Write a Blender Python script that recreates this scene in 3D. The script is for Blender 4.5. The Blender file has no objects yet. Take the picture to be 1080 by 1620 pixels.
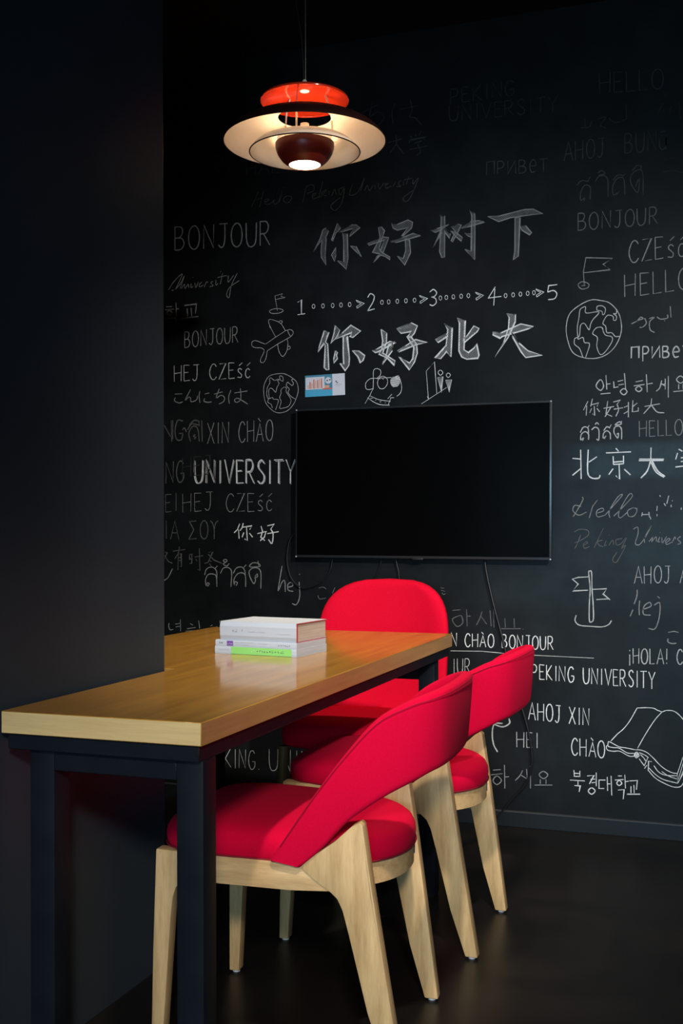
import bpy, bmesh, math, random
from mathutils import Vector, Matrix
random.seed(7)
S = bpy.context.scene
COL = S.collection
# ------------------------------------------------------------------ camera
FPX, CX, CY, YAW, ROLL, CAMZ = 1765.35, 540.0, 843.26, .341288, -.00248, 1.05
c_, s_ = math.cos(YAW), math.sin(YAW)
cr_, sr_ = math.cos(ROLL), math.sin(ROLL)
ROT = Matrix(((cr_, 0, sr_), (0, 1, 0), (-sr_, 0, cr_))) @ Matrix(((c_, s_, 0), (-s_, c_, 0), (0, 0, 1)))
cam = bpy.data.cameras.new('camera')
cam.sensor_fit = 'AUTO'; cam.sensor_width = 36
cam.lens = FPX / 1620 * 36
cam.shift_y = (CY - 810) / 1620
cam.clip_start = .02
camo = bpy.data.objects.new('camera', cam); COL.objects.link(camo)
R3 = Matrix((ROT[0], ROT[2], -ROT[1])).transposed()
camo.matrix_world = Matrix.Translation((0, 0, CAMZ)) @ R3.to_4x4()
S.camera = camo
# ------------------------------------------------------------------ world, exposure
w = bpy.data.worlds.new('world'); S.world = w; w.use_nodes = True
w.node_tree.nodes['Background'].inputs[0].default_value = (.5, .7, 1, 1)
w.node_tree.nodes['Background'].inputs[1].default_value = .005
S.view_settings.view_transform = 'Standard'
S.view_settings.look = 'None'
S.view_settings.gamma = 1
S.view_settings.use_curve_mapping = False
S.view_settings.exposure = -.1
# ------------------------------------------------------------------ lights of the room
def area(name, loc, target, sx, sy, power, col):
    l = bpy.data.lights.new(name, 'AREA'); l.shape = 'RECTANGLE'; l.size = sx; l.size_y = sy
    l.energy = power; l.color = col
    o = bpy.data.objects.new(name, l); COL.objects.link(o); o.location = loc
    o.rotation_euler = (Vector(target) - Vector(loc)).to_track_quat('-Z', 'Y').to_euler()
    return o
def spot(name, loc, target, power, angle, blend, col, rad=.05):
    l = bpy.data.lights.new(name, 'SPOT'); l.energy = power; l.color = col
    l.spot_size = math.radians(angle); l.spot_blend = blend; l.shadow_soft_size = rad
    o = bpy.data.objects.new(name, l); COL.objects.link(o); o.location = loc
    o.rotation_euler = (Vector(target) - Vector(loc)).to_track_quat('-Z', 'Y').to_euler()
    return o
# daylight through the window behind the camera
wd = area('window_daylight', (.35, -2.93, 1.35), (-.2, 3.9, .35), 1.5, 1.1, 22, (.45, .76, 1)); wd.data.spread = math.radians(75)
# two track spots on the ceiling
SPOT_A = (-.15, .9, 2.78); SPOT_B = (1.6, .75, 2.78); SPOT_C = (.6, -1.2, 2.2)
spot('track_spot_chairs', SPOT_A, (-.72, 2.85, .45), 300, 47, .9, (1, .90, .80))
spot('track_spot_wall', SPOT_B, (-1.2, 3.97, 1.0), 640, 42, 1, (1, .97, .93))
spot('front_fill_spot', SPOT_C, (-.85, 1.95, .25), 390, 27, .8, (1, .92, .82), .18)  # added fill from the camera side to brighten legs and chair fronts

W = 3.968           # the chalkboard wall stands at y = W
PX = -1.187         # the pier's face
PY = 2.18           # the pier's far corner
CEIL = 2.9

# ------------------------------------------------------------------ materials
MATS = {}
def newmat(name, col=(.5, .5, .5), rough=.5, spec=.5, metal=0, coat=0, coatr=.1):
    m = bpy.data.materials.new(name); m.use_nodes = True
    b = m.node_tree.nodes['Principled BSDF']
    b.inputs['Base Color'].default_value = (*col, 1)
    b.inputs['Roughness'].default_value = rough
    b.inputs['Specular IOR Level'].default_value = spec
    b.inputs['Metallic'].default_value = metal
    b.inputs['Coat Weight'].default_value = coat
    b.inputs['Coat Roughness'].default_value = coatr
    MATS[name] = m
    return m
def nd(m, t, **k):
    n = m.node_tree.nodes.new(t)
    for a, v in k.items(): setattr(n, a, v)
    return n
def lk(m, a, b): m.node_tree.links.new(a, b)
def noise(m, scale, detail=4, rough=.5, stretch=None, coord='Object'):
    tc = nd(m, 'ShaderNodeTexCoord'); mp = nd(m, 'ShaderNodeMapping')
    lk(m, tc.outputs[coord], mp.inputs[0])
    if stretch: mp.inputs['Scale'].default_value = stretch
    n = nd(m, 'ShaderNodeTexNoise'); n.inputs['Scale'].default_value = scale
    n.inputs['Detail'].default_value = detail; n.inputs['Roughness'].default_value = rough
    lk(m, mp.outputs[0], n.inputs['Vector'])
    return n
def ramp(m, src, stops):
    r = nd(m, 'ShaderNodeValToRGB')
    e = r.color_ramp.elements
    while len(e) < len(stops): e.new(.5)
    for i, (p, c) in enumerate(stops):
        e[i].position = p; e[i].color = (*c, 1) if len(c) == 3 else c
    lk(m, src, r.inputs[0]); return r
def bump(m, src, strength, dist=.001):
    b = nd(m, 'ShaderNodeBump'); b.inputs['Strength'].default_value = strength; b.inputs['Distance'].default_value = dist
    lk(m, src, b.inputs['Height']); lk(m, b.outputs[0], m.node_tree.nodes['Principled BSDF'].inputs['Normal'])
def noisy(name, c0, c1, scale, rough=.5, spec=.5, b=0, stretch=None, detail=4, p=(.3, .7), **k):
    m = newmat(name, c0, rough, spec, **k)
    n = noise(m, scale, detail, stretch=stretch)
    r = ramp(m, n.outputs['Fac'], [(p[0], c0), (p[1], c1)])
    lk(m, r.outputs[0], m.node_tree.nodes['Principled BSDF'].inputs['Base Color'])
    if b: bump(m, n.outputs['Fac'], b)
    return m
def wood(name, dark, light, stretch, rough=.45, coat=0, coatr=.15, b=.05, scale=9):
    m = newmat(name, light, rough, .4, coat=coat, coatr=coatr)
    n1 = noise(m, scale, 6, .6, stretch)
    n2 = noise(m, scale * 7, 3, .6, stretch)
    mix = nd(m, 'ShaderNodeMath', operation='MULTIPLY_ADD'); mix.inputs[1].default_value = .35
    lk(m, n2.outputs['Fac'], mix.inputs[0]); lk(m, n1.outputs['Fac'], mix.inputs[2])
    r = ramp(m, mix.outputs[0], [(.45, dark), (.85, light)])
    lk(m, r.outputs[0], m.node_tree.nodes['Principled BSDF'].inputs['Base Color'])
    bump(m, n2.outputs['Fac'], b, .0005)
    return m
# the black paint of the chalkboard wall, with old wiped chalk dust
board = newmat('chalkboard_paint', (.012, .013, .014), .45, .22)
n1 = noise(board, 1.6, 5, .6); n2 = noise(board, 9, 6, .65)
mm = nd(board, 'ShaderNodeMath', operation='MULTIPLY'); lk(board, n1.outputs['Fac'], mm.inputs[0]); lk(board, n2.outputs['Fac'], mm.inputs[1])
rr = ramp(board, mm.outputs[0], [(.16, (.0055, .0065, .0075)), (.42, (.011, .013, .0148))])
# bluish window sheen and wiped dust painted into the wall colour beside the television
def sheen_smear(cx, cz, sx, sz, amt, src):
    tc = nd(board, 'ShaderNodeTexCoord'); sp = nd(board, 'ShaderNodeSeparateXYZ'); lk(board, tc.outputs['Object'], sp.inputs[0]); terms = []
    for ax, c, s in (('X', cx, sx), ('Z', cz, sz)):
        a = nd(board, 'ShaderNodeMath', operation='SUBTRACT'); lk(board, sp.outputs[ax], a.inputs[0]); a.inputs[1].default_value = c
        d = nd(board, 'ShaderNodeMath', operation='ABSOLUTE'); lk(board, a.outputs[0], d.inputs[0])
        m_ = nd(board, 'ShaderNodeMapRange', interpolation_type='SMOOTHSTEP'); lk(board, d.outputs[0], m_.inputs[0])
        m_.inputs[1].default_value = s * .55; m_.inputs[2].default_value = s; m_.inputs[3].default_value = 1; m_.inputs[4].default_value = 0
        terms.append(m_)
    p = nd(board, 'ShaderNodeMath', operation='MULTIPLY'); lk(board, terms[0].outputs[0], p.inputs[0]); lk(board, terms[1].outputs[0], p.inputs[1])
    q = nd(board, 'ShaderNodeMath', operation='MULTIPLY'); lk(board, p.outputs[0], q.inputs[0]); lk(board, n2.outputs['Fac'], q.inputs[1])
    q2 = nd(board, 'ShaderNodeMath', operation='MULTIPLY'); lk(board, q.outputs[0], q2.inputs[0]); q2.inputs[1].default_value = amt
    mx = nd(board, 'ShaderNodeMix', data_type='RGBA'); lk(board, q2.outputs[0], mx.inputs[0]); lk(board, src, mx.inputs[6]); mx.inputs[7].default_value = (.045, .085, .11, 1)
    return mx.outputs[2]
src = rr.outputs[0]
for a_ in ((-.27, 1.30, .34, .075, .65), (-.33, 1.12, .36, .26, .20), (-.42, .95, .6, .2, .14), (-.25, .62, .6, .5, .07)): src = sheen_smear(*a_, src)
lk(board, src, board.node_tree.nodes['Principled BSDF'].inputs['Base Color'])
rg = ramp(board, n1.outputs['Fac'], [(.3, (.36,) * 3), (.7, (.5,) * 3)])
lk(board, rg.outputs[0], board.node_tree.nodes['Principled BSDF'].inputs['Roughness'])
bump(board, n2.outputs['Fac'], .05, .001)
noisy('pier_paint', (.018, .026, .037), (.025, .034, .046), 2.2, .5, .3, b=.04, detail=6)
noisy('ceiling_paint', (.01, .01, .011), (.014, .014, .015), 3, .8, .2)
fl = noisy('floor_concrete', (.004, .0038, .0042), (.012, .0098, .0085), 3.1, .34, .28, b=.05, detail=8)
newmat('baseboard_lip', (.05, .055, .06), .35, .5)
noisy('baseboard_paint', (.009, .012, .015), (.014, .018, .022), 8, .45, .25, stretch=(.3, 1, 1))
noisy('baseboard_black', (.006, .006, .007), (.009, .009, .01), 8, .5, .4)
wood('table_oak', (.27, .125, .018), (.43, .215, .028), (9, .55, 9), .32, coat=.6, coatr=.1, b=.04, scale=4)
wood('table_edge_oak', (.48, .32, .14), (.60, .42, .19), (.7, 1, 12), .4, b=.05, scale=7)
wood('table_side_oak', (.30, .16, .055), (.42, .23, .08), (9, .7, 12), .4, coat=.2, b=.05, scale=6)
wood('chair_oak', (.42, .255, .11), (.66, .45, .22), (7, 7, .8), .42, b=.06, scale=5)
wood('chair_rail_oak', (.44, .265, .115), (.68, .46, .23), (.8, 7, 9), .42, b=.06, scale=6)
noisy('black_steel', (.004, .0055, .009), (.0065, .0085, .012), 20, .5, .14, b=.02)
red = noisy('red_wool', (.54, .0005, .027), (.60, .0008, .033), 300, .9, .08, b=.12, detail=2)
red.node_tree.nodes['Principled BSDF'].inputs['Sheen Weight'].default_value = .03
red.node_tree.nodes['Principled BSDF'].inputs['Sheen Tint'].default_value = (1, .2, .35, 1)
noisy('red_wool_far', (.54, .0008, .019), (.62, .0012, .025), 300, .85, .1, b=.12, detail=2)
newmat('piping_red', (.20, .002, .015), .7, .3)
newmat('walnut_dark', (.16, .095, .03), .45, .4)
newmat('glide_white', (.6, .6, .62), .4)
newmat('tag_black', (.01, .012, .012), .6); newmat('tag_green', (.10, .30, .22), .6); newmat('tag_white', (.7, .72, .72), .6)
newmat('tv_screen', (.0015, .0015, .0018), .22, .12)
newmat('tv_bezel', (.05, .055, .06), .3, .5, metal=.6)
newmat('tv_back', (.01, .01, .011), .5)
newmat('cable_black', (.006, .006, .007), .45, .5)
newmat('cup_enamel', (.14, .012, .006), .35, .5)
newmat('shade_outer', (.02, .004, .003), .5, .3)
noisy('shade_inner', (.72, .60, .48), (.76, .64, .52), 5, .45, .4)
newmat('cap_red', (.62, .032, .008), .16, .6, coat=.6, coatr=.05)
newmat('strut_metal', (.6, .5, .4), .35, metal=.8)
bu = newmat('bulb_glow', (1, .9, .7), .3)
bb_ = bu.node_tree.nodes['Principled BSDF']; bb_.inputs['Emission Color'].default_value = (1, .83, .58, 1); bb_.inputs['Emission Strength'].default_value = 14
newmat('paper_white', (.46, .51, .58), .5); newmat('paper_cream', (.82, .76, .66), .6)
noisy('page_block', (.36, .27, .21), (.47, .38, .31), 60, .8, .2, stretch=(.2, .2, 12))
noisy('page_block_grey', (.34, .34, .36), (.44, .44, .46), 60, .8, .2, stretch=(.2, .2, 12))
newmat('cover_red', (.42, .03, .05), .5); newmat('green_print', (.25, .62, .16), .5)
newmat('ink_grey', (.35, .37, .40), .6); newmat('ink_purple', (.16, .06, .32), .6); newmat('ink_dark', (.03, .03, .04), .6)
newmat('ink_cream', (.55, .75, .40), .6)
newmat('card_blue', (.08, .42, .68), .5); newmat('card_teal', (.07, .27, .40), .5); newmat('card_white', (.70, .72, .82), .5)
newmat('card_red', (.66, .17, .12), .5); newmat('card_orange', (.72, .42, .28), .5)
newmat('track_metal', (.02, .02, .02), .4, metal=.5); newmat('window_frame_paint', (.04, .045, .05), .5)
def chalkmat(name, cov, tint=(.86, .90, .92), grain=.45):
    m = newmat(name, tint, .95, .05)
    n = noise(m, 420, 3, .7)
    n2 = noise(m, 35, 2, .5)
    ad = nd(m, 'ShaderNodeMath', operation='MULTIPLY_ADD'); ad.inputs[1].default_value = .7
    lk(m, n2.outputs['Fac'], ad.inputs[0]); lk(m, n.outputs['Fac'], ad.inputs[2])
    lo = tuple(max(.014, c * cov * (1 - grain) ) for c in tint); hi = tuple(c * cov for c in tint)
    r = ramp(m, ad.outputs[0], [(.62, lo), (1.0, hi)])
    lk(m, r.outputs[0], m.node_tree.nodes['Principled BSDF'].inputs['Base Color'])
chalkmat('chalk_bold', .95, grain=.4); chalkmat('chalk_plain', .62); chalkmat('chalk_soft', .34); chalkmat('chalk_faded', .15); chalkmat('chalk_ghost', .06, grain=.6); chalkmat('chalk_dim', .085, grain=.5)  # last one: faded chalk, darkened further for the weak light high up
chalkmat('chalk_hatch', .42, grain=.6); chalkmat('chalk_dust', .075, (.5, .72, .85), grain=.75)

# ------------------------------------------------------------------ mesh helpers
class MB:
    def __init__(s): s.v = []; s.f = []; s.mi = []
    def add(s, vs, fs, mi=0):
        k = len(s.v); s.v += [tuple(p) for p in vs]; s.f += [tuple(i + k for i in f) for f in fs]; s.mi += [mi] * len(fs)
    def box(s, a, b, mi=0):
        x0, y0, z0 = a; x1, y1, z1 = b
        s.add([(x0, y0, z0), (x1, y0, z0), (x1, y1, z0), (x0, y1, z0), (x0, y0, z1), (x1, y0, z1), (x1, y1, z1), (x0, y1, z1)],
              [(0, 3, 2, 1), (4, 5, 6, 7), (0, 1, 5, 4), (1, 2, 6, 5), (2, 3, 7, 6), (3, 0, 4, 7)], mi)
    def tube(s, pts, r, n=8, mi=0, cap=True):
        pts = [Vector(p) for p in pts]; rings = []
        up = Vector((0, 0, 1)); prev = None
        for i, p in enumerate(pts):
            d = (pts[min(i + 1, len(pts) - 1)] - pts[max(i - 1, 0)]).normalized()
            if prev is None:
                a = d.cross(up) if abs(d.dot(up)) < .95 else d.cross(Vector((1, 0, 0)))
            else: a = prev - d * prev.dot(d)
            a.normalize(); prev = a; b = d.cross(a)
            rr = r[i] if isinstance(r, (list, tuple)) else r
            rings.append([p + (a * math.cos(t) + b * math.sin(t)) * rr for t in [2 * math.pi * k / n for k in range(n)]])
        vs = [q for ring in rings for q in ring]
        fs = [(i * n + k, i * n + (k + 1) % n, (i + 1) * n + (k + 1) % n, (i + 1) * n + k) for i in range(len(pts) - 1) for k in range(n)]
        if cap: fs += [tuple(range(n))[::-1], tuple((len(pts) - 1) * n + k for k in range(n))]
        s.add(vs, fs, mi)
    def lathe(s, prof, c=(0, 0, 0), n=64, mi=0):
        vs = []
        for r, z in prof: vs += [(c[0] + r * math.cos(2 * math.pi * k / n), c[1] + r * math.sin(2 * math.pi * k / n), c[2] + z) for k in range(n)]
        fs = [(i * n + k, i * n + (k + 1) % n, (i + 1) * n + (k + 1) % n, (i + 1) * n + k) for i in range(len(prof) - 1) for k in range(n)]
        s.add(vs, fs, mi)
def cr(pts, sub=6):
    P = [Vector(p) for p in pts]
    if len(P) < 3: return P
    out = []
    closed = (P[0] - P[-1]).length < 1e-6
    for i in range(len(P) - 1):
        p0 = P[i - 1] if i > 0 else (P[-2] if closed else 2 * P[0] - P[1]); p1 = P[i]; p2 = P[i + 1]
        p3 = P[i + 2] if i + 2 < len(P) else (P[1] if closed else 2 * P[-1] - P[-2])
        for k in range(sub):
            t = k / sub
            out.append(.5 * ((2 * p1) + (p2 - p0) * t + (2 * p0 - 5 * p1 + 4 * p2 - p3) * t * t + (3 * p1 - p0 - 3 * p2 + p3) * t ** 3))
    out.append(P[-1]); return out
def build(name, mb, mats, parent=None, loc=None, bevel=0, seg=2, smooth=True, angle=40):
    me = bpy.data.meshes.new(name); me.from_pydata(mb.v, [], mb.f)
    if not isinstance(mats, (list, tuple)): mats = [mats]
    for m in mats: me.materials.append(MATS[m])
    for p, i in zip(me.polygons, mb.mi): p.material_index = i
    bm = bmesh.new(); bm.from_mesh(me)
    bmesh.ops.recalc_face_normals(bm, faces=bm.faces)
    if bevel:
        es = [e for e in bm.edges if len(e.link_faces) == 2 and e.calc_face_angle(0) > math.radians(35)]
        bmesh.ops.bevel(bm, geom=es, offset=bevel, segments=seg, profile=.6, affect='EDGES', clamp_overlap=True)
    for f in bm.faces: f.smooth = smooth
    for e in bm.edges:
        if len(e.link_faces) == 2 and e.calc_face_angle(0) > math.radians(angle): e.smooth = False
    bm.to_mesh(me); bm.free()
    o = bpy.data.objects.new(name, me); COL.objects.link(o)
    if parent: o.parent = parent
    if loc: o.location = loc
    return o
def thing(name, label, cat, loc=(0, 0, 0), rz=0, group=None):
    o = bpy.data.objects.new(name, None); COL.objects.link(o); o.location = loc; o.rotation_euler = (0, 0, rz)
    o.empty_display_size = .1
    return tag(o, label, cat, group)
def tag(o, label, cat, group=None):
    o['label'] = label; o['category'] = cat
    if group: o['group'] = group
    return o
def struct(name, mb, mat, **k):
    o = build(name, mb, mat, smooth=False, **k); o['kind'] = 'structure'; return o
def dup(root, loc, rz, label, group=None):
    r = root.copy(); COL.objects.link(r); r.location = loc; r.rotation_euler = (0, 0, rz); r['label'] = label
    if group: r['group'] = group
    for ch in list(root.children):
        c = ch.copy(); COL.objects.link(c); c.parent = r
        for g in ch.children:
            d = g.copy(); COL.objects.link(d); d.parent = c
    return r
def prism(poly, y0, y1, shear=None):
    """polygon in (x,z) extruded from y0 to y1; shear(z) adds to y"""
    mb = MB(); n = len(poly)
    sh = shear or (lambda z: 0)
    vs = [(x, y0 + sh(z), z) for x, z in poly] + [(x, y1 + sh(z), z) for x, z in poly]
    fs = [tuple(range(n)), tuple(range(n, 2 * n))[::-1]] + [(i, (i + 1) % n, n + (i + 1) % n, n + i) for i in range(n)]
    mb.add(vs, fs); return mb

# ------------------------------------------------------------------ the room
XR = 2.4; YB = -3.0; XL = -2.7
mb = MB(); mb.box((XL - .1, YB - .1, -.1), (XR + .1, W + .1, 0)); struct('floor', mb, 'floor_concrete')
mb = MB(); mb.box((XL - .1, YB - .1, CEIL), (XR + .1, W + .1, CEIL + .1)); struct('ceiling', mb, 'ceiling_paint')
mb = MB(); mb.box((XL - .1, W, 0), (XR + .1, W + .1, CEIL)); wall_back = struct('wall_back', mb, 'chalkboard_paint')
mb = MB(); mb.box((XL - .1, YB, 0), (PX, PY, CEIL)); wall_left = struct('wall_left', mb, 'pier_paint', bevel=.003)
mb = MB(); mb.box((XL - .1, PY, 0), (XL, W, CEIL)); struct('wall_recess', mb, 'pier_paint')
mb = MB(); mb.box((XR, YB, 0), (XR + .1, W, CEIL)); struct('wall_right', mb, 'pier_paint')
wx0, wx1, wz0, wz1 = -.4, 1.1, .8, 1.9
mb = MB()
mb.box((PX, YB - .1, 0), (wx0, YB, CEIL)); mb.box((wx1, YB - .1, 0), (XR, YB, CEIL))
mb.box((wx0, YB - .1, 0), (wx1, YB, wz0)); mb.box((wx0, YB - .1, wz1), (wx1, YB, CEIL)); struct('wall_front', mb, 'pier_paint')
mb = MB(); t = .04
for a, b in (((wx0, wz0), (wx0 + t, wz1)), ((wx1 - t, wz0), (wx1, wz1)), ((wx0, wz0), (wx1, wz0 + t)), ((wx0, wz1 - t), (wx1, wz1))):
    mb.box((a[0], YB - .07, a[1]), (b[0], YB - .02, b[1]))
struct('window_1', mb, 'window_frame_paint')
# skirting on the chalkboard wall: a low band with a thin rounded top lip
mb = MB(); mb.box((XL, W - .012, .0), (XR, W, .052)); bbk = struct('baseboard_back', mb, 'baseboard_paint', bevel=.0015)
mb = MB(); mb.box((XL, W - .014, .052), (XR, W, .0555)); build('lip', mb, 'baseboard_lip', bbk, smooth=False)
mb = MB(); mb.box((PX, YB, 0), (PX + .004, PY + .004, .106)); struct('baseboard_left', mb, 'baseboard_black', bevel=.001)
# ceiling track with two spot heads (their lamps are the two spots above), plus a head for the added fill
tr = thing('track_light', 'black ceiling track with spot heads aimed at the table and the wall', 'light', (0, 0, CEIL))
mb = MB(); mb.box((-.3, -2.7, -.03), (-.26, 1.4, 0)); build('track', mb, 'track_metal', tr, bevel=.003)
for p in (SPOT_A, SPOT_B, SPOT_C):
    mb = MB(); hz = p[2] - CEIL; mb.tube([(-.28, p[1], -.02), (p[0], p[1], hz + .07)], .006); mb.tube([(p[0], p[1], hz + .09), (p[0], p[1], hz + .055)], .03, 16)
    build('spot_head', mb, 'track_metal', tr)

# ------------------------------------------------------------------ table
TZ = .75
tb = thing('table', 'long L-shaped oak table on a black steel frame, fitted around the pier', 'table', (-1.0, 2.4, 0))
def tl(x, y): return x + 1.0, y - 2.4
def tprism(poly, z0, z1):
    mb = MB(); n = len(poly); P = [tl(*p) for p in poly]
    mb.add([(x, y, z0) for x, y in P] + [(x, y, z1) for x, y in P],
           [tuple(range(n))[::-1], tuple(range(n, 2 * n))] + [(i, (i + 1) % n, n + (i + 1) % n, n + i) for i in range(n)])
    return mb
TX0, TX1, TX2, TY0, TY1 = -1.178, -.801, -1.585, 1.590, 3.235
poly = [(TX0, TY0), (TX1, TY0), (TX1, TY1), (TX2, TY1), (TX2, PY + .03), (TX0, PY + .03)]
top = tprism(poly, TZ - .038, TZ)
for i in range(len(top.mi)):
    top.mi[i] = {0: 0, 1: 0, 2: 1, 3: 2, 4: 1}.get(i, 2)
build('table_top', top, ['table_oak', 'table_edge_oak', 'table_side_oak'], tb, bevel=.0012, seg=1)
ins = .008
apr = tprism([(TX0 + ins, TY0 + ins), (TX1 - ins, TY0 + ins), (TX1 - ins, TY1 - ins), (TX2 + ins, TY1 - ins), (TX2 + ins, PY + .045), (TX0 + ins, PY + .045)], TZ - .065, TZ - .038)
build('apron', apr, 'black_steel', tb, bevel=.001, seg=1)
LX = [(-1.136, -1.088), (-.857, -.809)]
def frame_leg(x0, x1, y0, y1):
    mb = MB(); a = tl(x0, y0); b = tl(x1, y1); mb.box((a[0], a[1], .004), (b[0], b[1], TZ - .065)); o = build('leg', mb, 'black_steel', tb, bevel=.0025)
    mb = MB(); mb.box((a[0] + .004, a[1] + .004, 0), (b[0] - .004, b[1] - .004, .004)); build('foot_pad', mb, 'cable_black', o)
for x0, x1 in LX: frame_leg(x0, x1, 1.612, 1.660)
for x0, x1 in ((-1.56, -1.512), (-.873, -.825)): frame_leg(x0, x1, 3.120, 3.168)
for xa, xb, y0, z0 in ((LX[0][1], LX[1][0], 1.612, TZ - .1), (-1.512, -.873, 3.120, TZ - .125)):
    mb = MB(); a = tl(xa, y0); b = tl(xb, y0 + .048); mb.box((a[0], a[1], z0), (b[0], b[1], TZ - .065)); build('cross_beam', mb, 'black_steel', tb, bevel=.0015, seg=1)

# ------------------------------------------------------------------ red armchairs
def seat_outline(n=64):
    out = []
    for k in range(n):
        a = 2 * math.pi * k / n; ca, sa = math.cos(a), math.sin(a)
        if ca > 0: # rear, rounder
            e = 2.15; x = -.20 + .198 * abs(ca) ** (2 / e)
            hw = .205
        else:
            e = 5.0; x = -.20 - .300 * abs(ca) ** (2 / e); hw = .205 + .018 * min(1, abs(x + .2) / .28)
        y = hw * abs(sa) ** (2 / e) * (1 if sa > 0 else -1)
        out.append((x, y))
    return out
def slope(x): return .400 - .030 * (x + .18)    # the rail's top falls towards the back
def make_armchair(label, loc, rz, group):
    t = thing('armchair', label, 'chair', loc, rz, group)
    OUT = seat_outline(); n = len(OUT); cx0, cy0 = -.24, 0
    mb = MB(); rings = []
    for sc, dz in ((.93, -.012), (.985, -.002), (1.0, .006), (1.006, .018), (1.0, .032), (.975, .044), (.93, .052), (.8, .060), (.55, .066), (.25, .069), (.02, .070)):
        rings.append([(cx0 + (x - cx0) * sc, cy0 + (y - cy0) * sc, slope(cx0 + (x - cx0) * sc) + dz) for x, y in OUT])
    vs = [p for r in rings for p in r]
    fs = [(i * n + k, i * n + (k + 1) % n, (i + 1) * n + (k + 1) % n, (i + 1) * n + k) for i in range(len(rings) - 1) for k in range(n)]
    fs += [tuple(range(n))[::-1], tuple((len(rings) - 1) * n + k for k in range(n))]
    mb.add(vs, fs); seat = build('seat', mb, 'red_wool', t, angle=70)
    mb = MB(); mb.tube([(x * 1.0 + (x - cx0) * .004, y * 1.004, slope(x) + .001) for x, y in OUT + OUT[:1]], .0022, 6, cap=False)
    build('piping', mb, 'piping_red', seat)
    # curved wooden rail under the round back of the seat, and the straight front rail
    mb = MB(); arc = [(x, y) for x, y in OUT if x > -.13]; arc.sort(key=lambda p: p[1]); vs = []; fs = []
    for x, y in arc:
        s1, s2 = .985, .87
        for s in (s1, s2):
            px, py = cx0 + (x - cx0) * s, y * s
            vs += [(px, py, slope(px) - .001), (px, py, slope(px) - .046)]
    m = len(arc)
    for i in range(m - 1):
        a, b = 4 * i, 4 * i + 4
        fs += [(a, a + 1, b + 1, b), (a + 2, b + 2, b + 3, a + 3), (a, b, b + 2, a + 2), (a + 1, a + 3, b + 3, b + 1)]
    fs += [(0, 2, 3, 1), (4 * m - 4, 4 * m - 3, 4 * m - 1, 4 * m - 2)]
    mb.add(vs, fs); build('rear_rail', mb, 'chair_rail_oak', t)
    mb = MB(); mb.box((-.478, -.195, .352), (-.455, .195, .406)); build('front_rail', mb, 'chair_rail_oak', t, bevel=.002)
    for s in (-1, 1):
        yo, yi = s * .216, s * .188
        sh = lambda z, s=s: s * .010 * (1 - z / .4)
        # side rail
        poly = [(-.455, slope(-.455)), (-.20, slope(-.20)), (-.14, slope(-.14)), (-.112, .353), (-.20, .348), (-.42, .349), (-.455, .352)]
        build('side_rail', prism(poly, yo - s * .0015, yi), 'chair_rail_oak', t, bevel=.0025)
        # front leg, its inside corner rounded into the rail
        poly = [(-.487, slope(-.487)), (-.4545, slope(-.4545)), (-.415, slope(-.415)), (-.415, .350), (-.430, .346), (-.442, .335), (-.449, .315), (-.453, .28), (-.463, .12), (-.470, .006), (-.494, .006), (-.492, .2)]
        lg = build('leg', prism(poly, yo + s * .0015, yi - s * .002, sh), 'chair_oak', t, bevel=.003)
        mb = MB(); mb.tube([(-.482, s * .212, 0), (-.482, s * .212, .006)], .009, 12); build('glide', mb, 'glide_white', lg)
        # rear leg: a blade that runs up to carry the back
        poly = [(-.012, .006), (.0185, .006), (-.010, .20), (-.0335, .36), (-.052, .486), (-.0585, .492), (-.075, .482), (-.11, .450), (-.184, slope(-.184) - .001), (-.150, .372), (-.118, .352), (-.104, .340), (-.094, .318), (-.082, .27), (-.048, .12)]
        sh2 = lambda z, s=s: -s * .022 * (1 - z / .34) if z < .34 else 0
        lg = build('leg', prism(poly, yo + s * .001, yi - s * .002, sh2), 'chair_oak', t, bevel=.0035)
        mb = MB(); mb.tube([(.002, s * .180, 0), (.002, s * .180, .006)], .009, 12); build('glide', mb, 'glide_white', lg)
    # back: one padded band sweeping from arm tip to arm tip
    C = [((-.178, -.224, .397), (-.240, -.224, .407)),
         ((-.132, -.224, .437), (-.191, -.225, .480)),
         ((-.086, -.222, .487), (-.142, -.225, .550)),
         ((-.040, -.219, .522), (-.088, -.224, .620)),
         ((.002, -.210, .548), (-.024, -.219, .690)),
         ((.042, -.194, .568), (.038, -.208, .724)),
         ((.074, -.168, .583), (.082, -.184, .738)),
         ((.095, -.120, .590), (.106, -.130, .745)),
         ((.102, 0, .592), (.115, 0, .748))]
    C = C + [((a[0], -a[1], a[2]), (b[0], -b[1], b[2])) for a, b in C[-2::-1]]
    B = cr([c[0] for c in C], 5); T = cr([c[1] for c in C], 5); m = len(B)
    th = .030; sec = []
    K = 20
    for k in range(K):
        a = 2 * math.pi * k / K; e = 3.4
        uu = .5 + .5 * (abs(math.cos(a)) ** (2 / 9)) * (1 if math.cos(a) > 0 else -1)
        vv = .5 + .5 * (abs(math.sin(a)) ** (2 / e)) * (1 if math.sin(a) > 0 else -1)
        sec.append((uu, vv))
    vs = []
    for i in range(m):
        tan = (B[min(i + 1, m - 1)] + T[min(i + 1, m - 1)] - B[max(i - 1, 0)] - T[max(i - 1, 0)]).normalized()
        up = T[i] - B[i]; nrm = up.cross(tan).normalized()      # points inwards for this order
        ctr = Vector((-.2, 0, .6)) - (B[i] + T[i]) / 2
        if nrm.dot(Vector((ctr.x, ctr.y, 0))) < 0 : nrm = -nrm
        e = min(i, m - 1 - i); sc = min(1, .72 + .28 * e / 5)
        rnd = 0
        for uu, vv in sec: vs.append(B[i] + up * uu + nrm * (th * sc * vv))
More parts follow.
